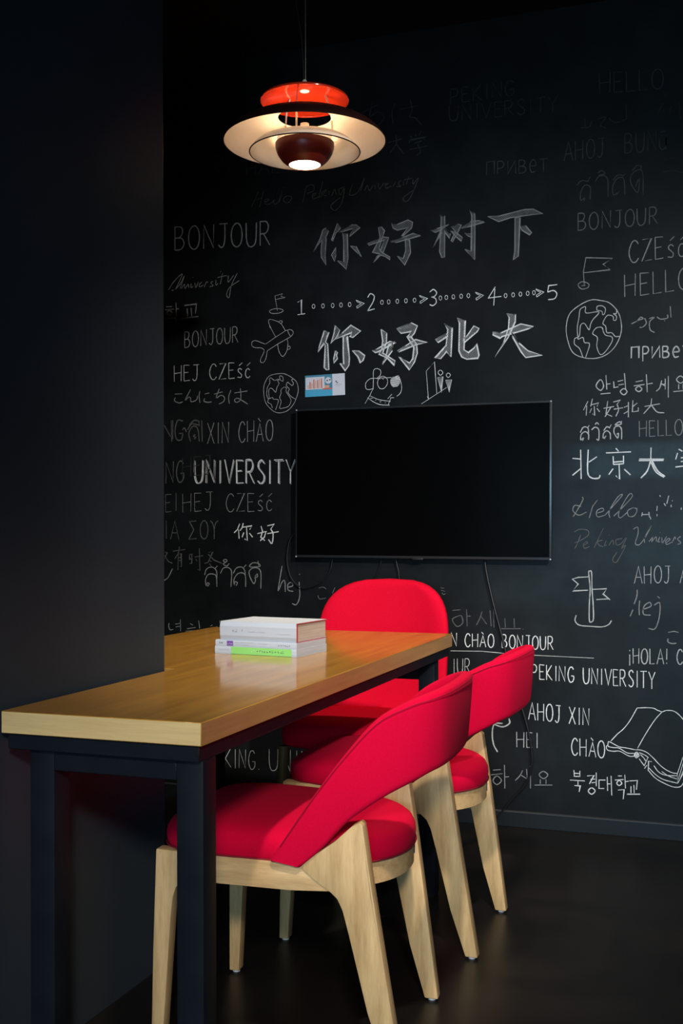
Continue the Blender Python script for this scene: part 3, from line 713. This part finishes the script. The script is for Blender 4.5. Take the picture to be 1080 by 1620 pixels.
# ---- little flag, plane, globe on the left
draw('chalk_drawing', 'small chalk flag on an oval base, left of the number line', '815,742 798,640 850,625 840,642 868,650 805,664 | ~760,745 785,730 830,728 855,740 830,756 780,760 760,745', (250, 320, 4.32), 'fine', 'chalk_plain')
draw('chalk_drawing', 'chalk outline drawing of an aeroplane',
 '~410,385 340,250 312,170 330,138 420,160 490,200 552,300 | ~450,180 480,155 508,170 490,200 | 270,490 412,390 555,298 | ~555,298 620,282 660,310 655,350 625,385 | 625,385 440,490 300,580 | ~585,295 600,340 625,380 | ~265,490 200,465 130,440 80,455 75,510 120,540 210,545 250,580 230,640 200,700 200,745 240,750 275,690 290,600 305,575 | ~440,490 460,590 512,665 570,590 588,480 575,415 | ~580,525 615,520 615,555 580,570 | 455,590 465,612 | 325,230 335,255', (390, 490, 9), 'fine', 'chalk_plain')
draw('chalk_drawing', 'small chalk globe with continents, left of the picture card',
 '~480,908 330,940 260,1040 242,1160 265,1310 340,1410 420,1462 500,1465 590,1430 670,1340 720,1220 735,1130 710,1030 640,965 560,920 480,908 | ~345,970 395,1005 450,990 462,1000 440,1010 460,1050 430,1110 415,1175 380,1140 345,1115 315,1150 320,1260 300,1260 285,1200 295,1110 330,1040 325,990 345,970 | ~480,940 515,960 515,1015 480,1000 470,960 480,940 | ~665,985 640,1000 665,1045 650,1080 620,1060 580,1035 565,1080 600,1120 605,1140 590,1180 640,1240 700,1275 | ~490,1140 530,1105 565,1110 565,1170 630,1280 600,1370 520,1400 470,1400 490,1310 470,1250 490,1190 490,1140 | ~310,1270 370,1250 380,1272 450,1285 430,1370 410,1430 | ~310,1270 300,1315 350,1350 365,1400', (390, 490, 9), 'fine', 'chalk_plain')
# ---- puppy and door people above the television
D6 = (570, 570, 6.75)
draw('chalk_drawing', 'chalk drawing of a puppy with a studded collar, above the television',
 '~135,310 138,200 140,110 175,88 215,110 210,160 170,195 | ~210,198 135,192 90,205 55,250 62,305 100,312 135,300 | 170,192 330,184 | ~240,170 195,195 182,250 205,298 250,300 285,255 285,200 240,170 | ~405,165 425,210 440,290 425,350 388,384 | 135,300 100,375 48,462 | ~75,400 150,450 220,475 310,478 | ~100,378 180,415 250,430 320,438 | 325,400 295,480 | 290,412 335,362 | 320,400 358,400 | 105,405 130,408 | 158,428 | 205,442 222,444 | 262,456', D6, 'fine', 'chalk_bold')
nose = ' | '.join(' '.join(f'{x},{y}' for x, y in ((370 - w_, yy), (372 + w_, yy - 6))) for yy, w_ in ((182, 28), (192, 40), (202, 46), (212, 50), (222, 51), (232, 51), (242, 50), (252, 47), (262, 42), (272, 36), (282, 26)))
draw('chalk_drawing', 'filled chalk nose of the puppy', nose + ' | 238,196 244,206 | ~405,165 375,175 390,195 412,180', D6, 'thin', 'chalk_bold')
draw('chalk_drawing', 'chalk drawing of a tall door and two small figures, above the television', '702,115 790,15 815,360 | 702,115 725,410 | 650,466 920,290 | ~852,104 828,130 852,160 880,132 852,104 | ~937,135 915,158 937,184 960,158 937,135 | 822,185 880,175 865,345 822,185 | 835,190 862,330 | 850,190 868,325 | 866,185 866,320 | 910,212 972,208 948,340 910,212 | 925,215 946,325 | 940,215 950,320 | 955,215 950,300 | 712,385 730,418', D6, 'fine', 'chalk_bold')
# ---- left column of greetings
word('chalk word BONJOUR in tall letters, top left of the wall', 'BONJOUR', (277, 396), (428, 388), 37, 'thick', 'chalk_soft', 0, 38)
draw('chalk_lettering', 'chalk word University in joined script, under the tall BONJOUR', '~70,600 110,540 165,490 120,590 95,600 110,600 150,560 180,500 150,590 | ~160,590 180,560 185,590 205,560 210,585 | ~225,555 225,582 240,575 | ~250,550 258,582 275,545 | ~280,565 300,545 282,560 285,578 310,565 | ~315,580 330,545 340,550 | ~375,540 360,550 375,570 350,578 | ~395,530 395,565 410,555 | 440,485 425,560 | 405,515 470,500 | ~480,500 480,545 515,500 | ~540,485 500,570 485,650 468,630 490,580 555,535 | 425,475 432,472 | 235,515 240,512', (250, 320, 4.32), 'thin', 'chalk_soft')
draw('chalk_lettering', 'Korean chalk letters reading 학교, cut off by the pier', '55,715 95,712 | 48,735 108,730 | ~78,740 60,755 78,772 96,755 78,740 | 122,688 124,780 | 124,730 142,728 | 60,795 125,790 122,822 | 180,705 262,695 255,760 | 198,725 202,780 | 225,722 230,780 | 158,795 275,780', (250, 320, 4.32), 'thick', 'chalk_soft')
word('narrow chalk word BONJOUR, beside the aeroplane drawing', 'BONJOUR', (292, 550), (377, 541), 25, 'mid', 'chalk_soft')
word('chalk words HEJ CZEść, above the small globe', 'HEJ CZEść', (275, 604), (396, 597), 25, 'mid', 'chalk_plain')
B4, B5, B2, B3, K4, K6, K7, A7 = (255, 580, 5.4), (255, 810, 5.4), (895, 690, 5.838), (890, 880, 5.684), (250, 560, 3.52), (880, 440, 3.52), (690, 870, 2.769), (890, 460, 5.684)
draw('chalk_lettering', 'Japanese chalk greeting こんにちは, left part smudged', '115,235 180,232 | ~120,265 112,290 150,310 185,300 | ~250,195 205,285 235,260 250,270 255,300 300,285 310,250 | 330,210 322,250 330,310 | ~370,235 410,225 | ~372,270 365,295 400,305 430,300 | 450,235 525,215 | ~495,190 470,265 510,245 540,265 530,300 490,320 | ~595,200 575,260 582,318 | 625,225 735,208 | ~675,185 680,250 672,290 640,305 625,285 650,270 690,290 738,320', B4, 'mid', 'chalk_soft')
draw('chalk_lettering', 'smeared overwritten chalk letters, left of the words XIN CHÀO', '25,500 80,600 | 85,460 90,640 | 98,460 98,620 | ~185,465 140,460 118,540 130,620 170,625 185,570 | 150,570 185,570 | ~225,540 260,490 320,500 | ~240,500 280,460 320,465 | 320,460 325,510 | ~250,640 235,570 270,510 310,530 325,640 | ~290,580 275,595 295,605 280,620 | 345,460 350,640 | ~180,540 200,525 215,560', B4, 'thick', 'chalk_faded')
word('chalk words XIN CHÀO, left of the television', 'XIN CHÀO', (328, 702), (432, 697), 33, 'mid', 'chalk_soft')
word('smeared chalk letters NG, before the bold word UNIVERSITY', 'NG', (262, 765), (292, 762), 34, 'thick', 'chalk_faded', hend=34)
word('bold chalk word UNIVERSITY, left of the television', 'UNIVERSITY', (307, 764), (466, 765), 36, 'thick', 'chalk_bold', 0, 38)
word('bold second stroke of the chalk word UNIVERSITY', 'UNIVERSITY', (308.6, 764.5), (467.4, 765.6), 35.5, 'mid', 'chalk_plain', 0, 37)
word('faded chalk letters above the bold word UNIVERSITY', 'HEJ', (288, 755), (336, 750), 30, 'mid', 'chalk_ghost')
word('half-erased chalk letters EI, beside the pier', 'EI', (262, 810), (281, 808), 28, 'mid', 'chalk_faded')
word('chalk word HEJ, left of the lower CZEść', 'HEJ', (289, 810), (336, 807), 29, 'thin', 'chalk_soft')
word('chalk word CZEść, below the bold word UNIVERSITY', 'CZEść', (357, 810), (431, 808), 29, 'thin', 'chalk_soft')
word('Greek chalk greeting ΣΟΥ, beside the small bold 你好', 'IA ΣOΥ', (260, 853), (345, 853), 29, 'mid', 'chalk_faded')
draw('chalk_lettering', 'small bold Chinese chalk characters reading 你好', '670,100 650,150 622,178 | 660,150 665,228 | 700,95 690,135 672,160 | 695,130 775,118 755,150 | 728,130 735,245 712,230 | 705,175 690,215 | 752,180 780,215 | 852,120 865,165 850,215 885,245 | 820,185 900,165 | 895,165 880,215 845,245 | 905,118 965,105 935,145 | 905,185 1002,168 | ~935,145 955,190 945,268 915,235', B5, 'thick', 'chalk_bold')
draw('chalk_lettering', 'Chinese chalk characters reading 没有时冬 in a thin hand', '30,345 50,345 30,400 | ~28,370 60,420 95,438 | 100,335 205,320 | ~155,295 145,350 115,400 | 145,365 142,495 | 145,360 170,355 172,470 160,465 | 148,390 170,388 | 148,415 170,412 | 240,365 262,360 262,400 242,402 240,365 | 240,405 262,402 260,440 240,440 | 285,385 358,372 | 325,310 330,505 312,490 | 295,400 305,420 | 405,345 440,340 400,430 370,440 | 400,360 450,410 520,440 | 405,410 430,425 | 410,440 430,465', B5, 'mid', 'chalk_faded')
draw('chalk_lettering', 'Thai chalk greeting สวัสดี, lower left of the wall', '~395,635 410,615 395,605 385,630 378,580 400,535 440,530 470,550 475,640 | ~370,540 385,490 430,470 470,500 475,560 | 480,460 455,485 | ~505,525 530,480 570,475 600,510 595,640 | ~545,430 530,415 550,405 560,420 530,445 560,460 580,440 | ~640,630 650,605 630,595 625,625 620,580 650,530 690,520 718,545 720,640 | ~615,525 640,480 685,470 712,500 718,550 | 725,450 700,480 | ~800,550 820,530 820,555 800,560 805,580 790,612 760,560 750,510 780,480 825,480 850,520 850,655 | ~755,468 780,435 830,440 840,465 755,468 | 825,418 835,465', B5, 'mid', 'chalk_soft')
draw('chalk_lettering', 'chalk word hej in lower case, below the left corner of the television', '~690,1180 680,1240 668,1320 690,1270 705,1265 708,1325 | ~722,1300 750,1290 740,1272 722,1285 725,1315 752,1322 | ~785,1270 788,1350 770,1395 745,1390 | 785,1228', K4, 'mid', 'chalk_soft')
draw('chalk_lettering', 'pale chalk strokes by the red backrest of the far chair', '~885,245 910,240 925,250 | ~880,285 890,305 925,300 | 975,240 960,275', (250, 860, 3.484), 'thin', 'chalk_faded')
draw('chalk_lettering', 'chalk stroke running out from behind the pier', '~25,1265 55,1245 80,1195', K4, 'mid', 'chalk_soft')
draw('chalk_lettering', 'Korean chalk letters just above the table, beside the pier', '~185,40 180,70 195,110 230,105 | 250,50 300,42 | 255,80 300,72 | 305,0 308,125 | 410,45 440,60 | 375,100 470,85 | 500,10 512,95 | 625,70 650,60 | 690,75 700,80 | 725,10 735,70 | 360,125 470,118', (240, 980, 6.75), 'mid', 'chalk_soft')
# ---- the faint writing high on the wall
word('very faint Cyrillic chalk word behind the pendant lamp', 'ПРИВЕT', (268, 282), (370, 272), 30, 'mid', 'chalk_ghost')
word('very faint chalk word HALLO under the pendant lamp', 'HALLO', (390, 278), (480, 270), 24, 'mid', 'chalk_ghost')
H0 = (240, 240, 2.348)
draw('chalk_lettering', 'faded joined script reading Hello Peking University, under the pendant lamp', '~370,205 395,150 | ~415,145 400,205 | 385,180 410,172 | ~418,190 435,178 420,178 425,195 450,185 470,130 452,190 470,185 490,130 472,190 | ~500,165 488,180 505,190 520,170 500,165 | ~560,190 575,130 600,125 600,145 575,155 | ~600,165 610,155 598,158 600,175 625,165 | ~635,110 622,170 650,140 630,155 650,165 | 658,145 658,160 | ~668,165 678,140 685,160 | ~715,130 695,140 700,160 715,135 705,190 680,218 665,200 700,170 | ~745,120 735,160 765,150 790,95 775,145 | ~790,145 800,125 808,145 820,125 | 828,125 830,140 | ~840,115 845,138 862,115 | ~865,128 878,118 866,120 870,135 890,128 | ~895,130 905,112 | ~925,105 915,120 925,128 908,130 | 935,110 935,125 | 955,90 945,122 | 935,105 968,98 | ~970,102 970,120 990,98 960,170 940,185 935,170 975,140', H0, 'thin', 'chalk_dim')
G8 = (540, 140, 6)
draw('chalk_lettering', 'very faint Japanese chalk characters right of the pendant lamp', '190,235 350,150 | ~295,130 270,260 330,225 390,240 400,290 350,350 | ~510,140 480,220 490,340 | 550,200 730,160 | ~650,95 670,200 650,270 700,280 760,350', G8, 'thick', 'chalk_ghost')
draw('chalk_lettering', 'very faint Chinese chalk characters reading 大学 right of the pendant lamp', '440,515 580,475 | ~515,440 520,520 460,610 | ~520,530 560,580 590,620 | 650,450 670,470 | 700,430 710,455 | 760,400 735,445 | 640,520 650,490 800,460 785,490 | 690,520 760,500 720,540 | ~725,540 750,600 710,635 | 640,580 820,545', G8, 'thick', 'chalk_ghost')
word('very faint chalk word high on the wall, above a fainter one', 'PEKING', (712, 165), (815, 150), 24, 'thick', 'chalk_ghost')
word('very faint chalk word UNIVERSITY high on the wall', 'UNIVERSITY', (710, 192), (882, 176), 24, 'thick', 'chalk_ghost')
word('faint Cyrillic chalk word, right of the pendant lamp', 'ПPИBеT', (769, 277), (866, 272), 21, 'mid', 'chalk_dim')
word('faint chalk word HELLO, top right of the wall', 'HELLO', (947, 148), (1050, 140), 32, 'mid', 'chalk_dim')
word('faint chalk word AHOJ, high on the right', 'AHOJ', (892, 255), (956, 248), 30, 'mid', 'chalk_dim')
word('faint chalk word BUNū, high on the right', 'BUNū', (988, 243), (1056, 236), 31, 'mid', 'chalk_dim')
K5 = (880, 60, 4.05)
draw('chalk_lettering', 'faint Arabic chalk letters, high on the right', '445,420 448,520 | ~335,515 380,542 445,520 | ~260,520 315,508 280,560 315,575 | ~155,575 210,570 225,530 | ~180,520 185,565', K5, 'thin', 'chalk_dim')
draw('chalk_lettering', 'faint chalk strokes at the upper right edge of the wall', '640,500 680,420 690,480 | 735,440 720,480 | 690,350 700,380 | 785,415 795,520 | ~680,780 760,765 | ~680,860 740,850 810,865', K5, 'mid', 'chalk_ghost')
draw('chalk_lettering', 'faint Thai chalk greeting สวัสดี, high on the right', '~175,1045 180,1025 155,1040 155,990 180,945 215,955 215,1035 | ~130,945 160,915 205,920 | 215,890 200,920 | ~245,925 275,885 325,900 330,1015 | ~265,865 290,850 310,870 270,880 | ~385,1005 400,985 365,1005 360,950 390,900 430,905 438,1005 | ~360,915 390,880 430,880 | 440,870 420,895 | ~505,955 530,900 520,990 480,940 475,890 510,850 550,860 555,1005 | ~485,850 520,815 545,830 | 545,815 540,850', K5, 'mid', 'chalk_dim')
word('dim chalk word BONJOUR, right of the flag drawing', 'BONJOUR', (914, 365), (1040, 354), 27, 'mid', 'chalk_faded')
word('chalk word CZEść, right of the dim BONJOUR', 'CZEść', (994, 416), (1084, 405), 35, 'mid', 'chalk_soft')
draw('chalk_drawing', 'chalk flag on a small round base, above the large globe', '178,1585 172,1500 188,1408 360,1412 298,1450 345,1485 172,1505 | ~138,1582 165,1562 205,1575 200,1600 160,1608 138,1582 | 160,1588 185,1586', K5, 'thin', 'chalk_soft')
word('chalk word HELLO, upper right, above the Arabic letters', 'HELLO', (988, 470), (1092, 457), 35, 'mid', 'chalk_soft')
draw('chalk_drawing', 'large chalk globe with continents, upper right of the television',
 '~255,82 150,130 60,210 30,330 45,450 90,555 180,600 290,608 390,575 470,500 520,390 525,290 495,190 420,110 340,88 255,82 | ~190,145 205,150 210,200 325,190 270,260 250,300 235,350 195,295 160,310 150,400 135,410 130,330 145,240 155,170 190,145 | ~305,165 310,140 350,135 382,160 375,205 358,215 350,185 310,175 305,165 | ~485,165 480,205 455,205 482,230 475,265 455,262 450,230 400,222 360,290 385,320 395,375 440,378 470,410 510,410 | ~350,330 300,335 268,385 310,420 305,500 335,572 380,550 440,460 440,415 385,400 365,370 350,330 | ~105,430 130,420 140,435 180,420 195,465 240,480 205,600 | ~105,430 105,480 150,520 180,598', A7, 'thin', 'chalk_plain')
draw('chalk_lettering', 'Arabic chalk greeting مرحبا, beside the large globe', '~615,298 690,262 720,250 700,238 665,275 | ~735,245 750,290 720,325 690,330 | ~775,250 820,240 780,280 785,350 825,375 | ~845,235 880,255 940,245 940,215 | 912,270 | 965,140 972,240', A7, 'mid', 'chalk_soft')
word('bold Cyrillic chalk word привет, below the Arabic letters', 'ПРИВеT', (998, 567), (1092, 565), 18, 'thick', 'chalk_plain')
draw('chalk_lettering', 'Korean chalk greeting 안녕하세요, above the small 你好北大', '~245,565 220,600 245,625 262,600 245,565 | 275,540 280,620 | 280,590 300,588 | 245,645 300,640 | 318,575 320,610 345,605 | 340,575 372,568 | 345,595 375,590 | 378,530 385,620 | ~375,615 355,632 375,650 392,632 375,615 | 440,578 480,570 | 430,600 490,592 | ~458,602 440,618 458,632 475,618 458,602 | 500,535 505,635 | 505,590 535,585 | ~585,570 575,610 555,630 | 580,585 602,600 | 605,560 605,620 | 588,592 605,590 | 622,545 622,665 | ~690,545 668,565 690,585 712,565 690,545 | 680,590 680,618 | 705,590 705,618 | 650,632 725,625', K6, 'mid', 'chalk_plain')
draw('chalk_lettering', 'small Chinese chalk characters reading 你好北大, right of the television', '175,685 150,735 | 168,710 165,765 | 200,672 190,715 | 195,705 235,695 225,715 | 210,712 212,765 200,755 | 195,725 185,750 | 225,725 240,745 | 285,685 275,755 310,770 | 262,725 320,715 | 305,715 270,772 | 315,690 355,680 335,705 | 318,730 370,722 | ~338,705 345,735 330,770 | 375,720 400,710 | 400,690 400,775 | 375,755 400,740 | 425,680 422,745 455,740 455,720 | 425,715 450,695 | 490,715 575,700 | 530,670 525,710 485,755 | ~530,710 560,745 600,750', K6, 'mid', 'chalk_plain')
draw('chalk_lettering', 'small Thai chalk greeting สวัสดี, right of the television', '~145,905 150,890 135,900 138,870 160,855 178,870 178,900 | ~132,860 150,830 175,835 178,870 | 182,820 172,835 | ~195,845 215,830 235,845 235,900 222,895 | ~215,815 225,805 235,815 | ~265,895 275,880 260,890 262,865 280,850 298,865 300,898 | ~262,850 280,828 298,835 | 305,815 295,832 | ~335,870 345,865 340,890 320,860 325,830 350,825 362,845 362,898 | ~325,818 350,800 360,812 325,818 | 362,795 360,815', K6, 'mid', 'chalk_plain')
word('thin chalk word HELLO, right of the small Thai greeting', 'HELLO', (1011, 691), (1080, 688), 25, 'thin', 'chalk_soft')
draw('chalk_lettering', 'bold Chinese chalk characters reading 北京大学, right of the television', '60,205 140,212 | 135,125 140,395 | 60,362 135,300 | ~205,125 200,330 235,385 300,388 315,360 | 212,240 285,190 | 460,112 485,140 | 368,155 600,145 | 435,185 438,262 | 438,240 535,232 | 438,262 530,255 | 530,180 532,255 | 490,262 495,400 460,365 | 435,300 395,355 | 538,305 595,358 | 675,212 905,212 | 672,226 900,224 | 785,105 782,215 | ~782,225 750,320 690,388 | ~785,240 830,330 905,380 | ~795,230 845,320 915,372 | 1030,155 1012,215 | 1060,200 1100,196 | 1010,285 1100,275 | 1040,120 1075,140 | 1060,235 1090,232', B2, 'thick', 'chalk_bold')
draw('chalk_lettering', 'thin chalk script reading Hello, right of the television', '~150,560 155,590 100,690 65,745 | ~140,650 80,640 65,690 120,730 190,700 | 290,590 245,650 215,755 | ~290,710 345,690 335,665 285,690 290,745 360,730 | ~360,730 440,640 520,545 480,560 400,690 405,755 | ~440,740 540,640 612,555 580,540 490,700 500,755 570,700 | ~620,660 570,690 580,740 630,735 655,680 620,660 660,668', B2, 'thin', 'chalk_soft')
draw('chalk_lettering', 'tiny chalk letters Hi with drips, after the thin script', '705,705 698,740 | 765,700 770,750 | 705,725 765,722 | 778,745 782,768 | 865,545 872,560 | 948,550 930,625 | 978,598 | 970,635 972,655 | 842,645 838,690 | 840,720 840,740 | 905,620 920,645 | 1065,660 1062,680', B2, 'mid', 'chalk_plain')
draw('chalk_lettering', 'thin chalk script reading Peking, lower line beside the television', '~135,915 105,990 80,1040 | ~75,885 130,860 200,870 205,915 130,965 75,985 | ~160,1010 200,985 185,975 160,1000 170,1035 215,1020 | 345,850 260,1030 | ~340,960 290,975 310,1010 345,1020 | ~370,965 355,1010 375,1005 | 395,915 | ~395,1010 430,960 440,1005 | ~520,945 460,960 470,1005 510,990 560,935 510,1040 | ~510,1040 550,1010 500,1110 460,1168 430,1140 470,1070', B2, 'thin', 'chalk_faded')
draw('chalk_lettering', 'thin chalk script reading University, cut by the frame on the right', '~620,860 660,840 665,900 640,990 680,1000 740,920 790,825 730,930 725,985 | ~765,975 800,935 790,975 830,930 835,975 | ~865,930 850,975 870,975 | 865,890 | ~885,935 890,985 930,925 | ~925,985 960,955 945,945 920,970 930,1000 985,975 | ~985,970 1005,930 1010,950 | ~1060,925 1030,950 1060,985 1030,1000', B2, 'thin', 'chalk_soft')
# ---- lower right
draw('chalk_drawing', 'chalk signpost with two pointed boards on a curved base', '~232,150 240,135 258,145 262,290 272,430 275,560 258,590 238,575 238,430 245,290 232,150 | 228,185 140,190 85,205 138,250 90,312 228,305 | 265,298 395,292 362,340 425,392 | 300,390 415,382 | ~120,530 110,580 150,620 250,630 350,635 410,615 438,578', B3, 'mid', 'chalk_plain')
word('thin chalk word AHOJ, right of the signpost drawing', 'AHOJ A', (1003, 923), (1088, 922), 27, 'thin', 'chalk_plain')
draw('chalk_lettering', 'thin chalk word hej, under the word AHOJ', '~668,300 665,360 640,430 | 630,480 605,540 | ~690,400 685,470 688,530 | ~715,480 790,450 780,415 730,450 725,520 790,530 | ~820,440 870,420 868,540 830,650 770,650 | 850,360 872,378', B3, 'mid', 'chalk_soft')
draw('chalk_lettering', 'short pale chalk strokes at the right edge, above ¡HOLA!', '945,685 1000,675 1040,685 | ~945,740 945,770 980,785 1020,782', B3, 'mid', 'chalk_soft')
word('chalk word ¡HOLA! above the line PEKING UNIVERSITY', '¡HOLA! CZ', (994, 1050), (1092, 1051), 24, 'mid', 'chalk_plain')
K8 = K7
draw('chalk_lettering', 'faint Korean chalk letters reading 하세요 above the ruled line', '70,265 105,262 | ~95,290 70,305 90,335 115,320 110,290 95,290 | 132,260 135,335 | 135,290 150,290 | ~200,270 190,300 175,330 | 195,290 220,325 | 235,265 240,335 | 250,260 252,340 | 300,300 302,340 | 340,300 342,340 | 280,345 370,345 | 378,348', K8, 'mid', 'chalk_faded')
draw('chalk_lettering', 'two tiny chalk squiggles beside the far red backrest', '670,125 685,128 | 672,135 688,140 | ~675,145 682,152 690,148', (430, 880, 2.512), 'thin', 'chalk_faded')
word('chalk words CHÀO BONJOUR, above the ruled line', 'N CHÀO BONJOUR', (713, 1022), (875, 1028), 21, 'mid', 'chalk_bold')
draw('chalk_drawing', 'long ruled chalk line under the words CHÀO BONJOUR', '62,442 200,444 330,456 480,464 690,474', K7, 'thin', 'chalk_plain')
word('chalk letters IUR, left of the near red backrest', 'IUR', (716, 1066), (744, 1066), 24, 'thin', 'chalk_plain')
word('long chalk line reading PEKING UNIVERSITY, lower right', 'PEKING UNIVERSITY', (841, 1074), (1036, 1090), 23, 'mid', 'chalk_bold', 0, 27)
word('chalk words AHOJ XIN, left of the open book drawing', 'AHOJ XIN', (836, 1138), (932, 1148), 27, 'mid', 'chalk_bold')
draw('chalk_drawing', 'chalk hook and small curl beside the second armchair', '~290,760 255,762 245,800 250,850 268,885 | ~255,765 290,775 320,760 318,738', K7, 'thick', 'chalk_plain')
word('chalk word HEI, lower right', 'HEI', (817, 1182), (852, 1184), 24, 'mid', 'chalk_plain')
word('chalk word CHÀO, left of the open book drawing', 'CHÀO', (903, 1194), (957, 1200), 27, 'mid', 'chalk_bold')
draw('chalk_lettering', 'Korean chalk letters reading 하세요, low on the wall', '248,965 282,962 | 240,985 290,980 | ~265,990 248,1010 265,1028 285,1010 265,990 | 298,942 300,1045 | 300,995 318,993 | ~378,965 365,990 345,1010 | 368,985 400,1005 | 395,960 398,1000 | 412,945 412,1045 | ~468,970 450,985 470,1002 488,985 468,970 | 455,1005 455,1025 | 480,1005 480,1025 | 430,1030 508,1030', K7, 'mid', 'chalk_soft')
draw('chalk_lettering', 'Korean chalk letters reading 북경대학교, low on the wall under the book drawing', '602,965 604,990 | 628,968 628,992 | 602,978 628,980 | 602,992 630,992 | 585,1008 650,1012 | 620,1012 620,1030 | 605,1032 630,1034 625,1060 | 660,990 690,988 670,1025 | 675,1005 695,1004 | 680,1020 697,1018 | 700,975 700,1035 | ~680,1042 665,1056 680,1070 695,1056 680,1042 | 710,1008 740,1008 | 712,1008 712,1045 735,1045 | 748,995 750,1055 | 750,1025 762,1025 | 765,990 768,1075 | 795,990 812,990 | 782,1008 820,1006 | ~800,1010 790,1022 800,1032 812,1022 800,1010 | 825,985 828,1045 | 828,1015 842,1013 | 795,1052 822,1050 818,1092 | 845,1012 880,1010 876,1050 | 852,1035 852,1065 | 865,1030 866,1065 | 835,1070 892,1070', K7, 'mid', 'chalk_bold')
draw('chalk_drawing', 'chalk drawing of an open book, right edge of the wall',
 '~200,635 280,550 350,490 430,390 520,232 | ~520,232 640,228 720,235 770,260 825,280 | ~825,280 880,262 960,268 1020,305 1090,380 1140,450 | ~820,285 750,360 680,460 600,590 525,725 | ~165,655 185,645 300,705 380,718 500,742 | ~165,655 170,700 230,715 300,722 400,780 480,785 | ~165,680 145,705 160,745 230,760 310,760 420,818 490,820 | ~500,742 560,745 640,775 720,845 800,930 880,990 960,1025 1010,1030 | ~545,775 620,810 660,840 | ~545,850 580,900 610,940 | ~560,800 600,840 625,880 | 650,840 610,930 | 700,888 660,880 655,1000 | 610,970 640,930 | ~725,935 780,1010 860,1050 1005,1060 | ~820,1005 900,1060 1010,1100 | ~660,960 740,1040 830,1100 930,1130 1015,1150 | ~650,985 740,1085 850,1150 960,1195 1050,1190 1100,1120 | 1080,830 1010,1040 1015,1150 1100,1000 | 1020,1110 1090,880 | 1040,1110 1100,950 | ~515,770 485,800 510,840 545,810 515,770 | ~510,785 495,800 515,825 530,800 510,785 | 505,795 525,812 | 525,790 505,820', (940, 1090, 7.714), 'thin', 'chalk_bold')
word('chalk word KING seen under the table', 'KING.', (356, 1214), (412, 1218), 30, 'thin', 'chalk_plain')
word('chalk letters UNIVE seen under the table behind the chairs', 'UNIVE', (426, 1219), (508, 1223), 34, 'thin', 'chalk_plain')
# bluish sheen and dust right of the television are painted in the wall colour
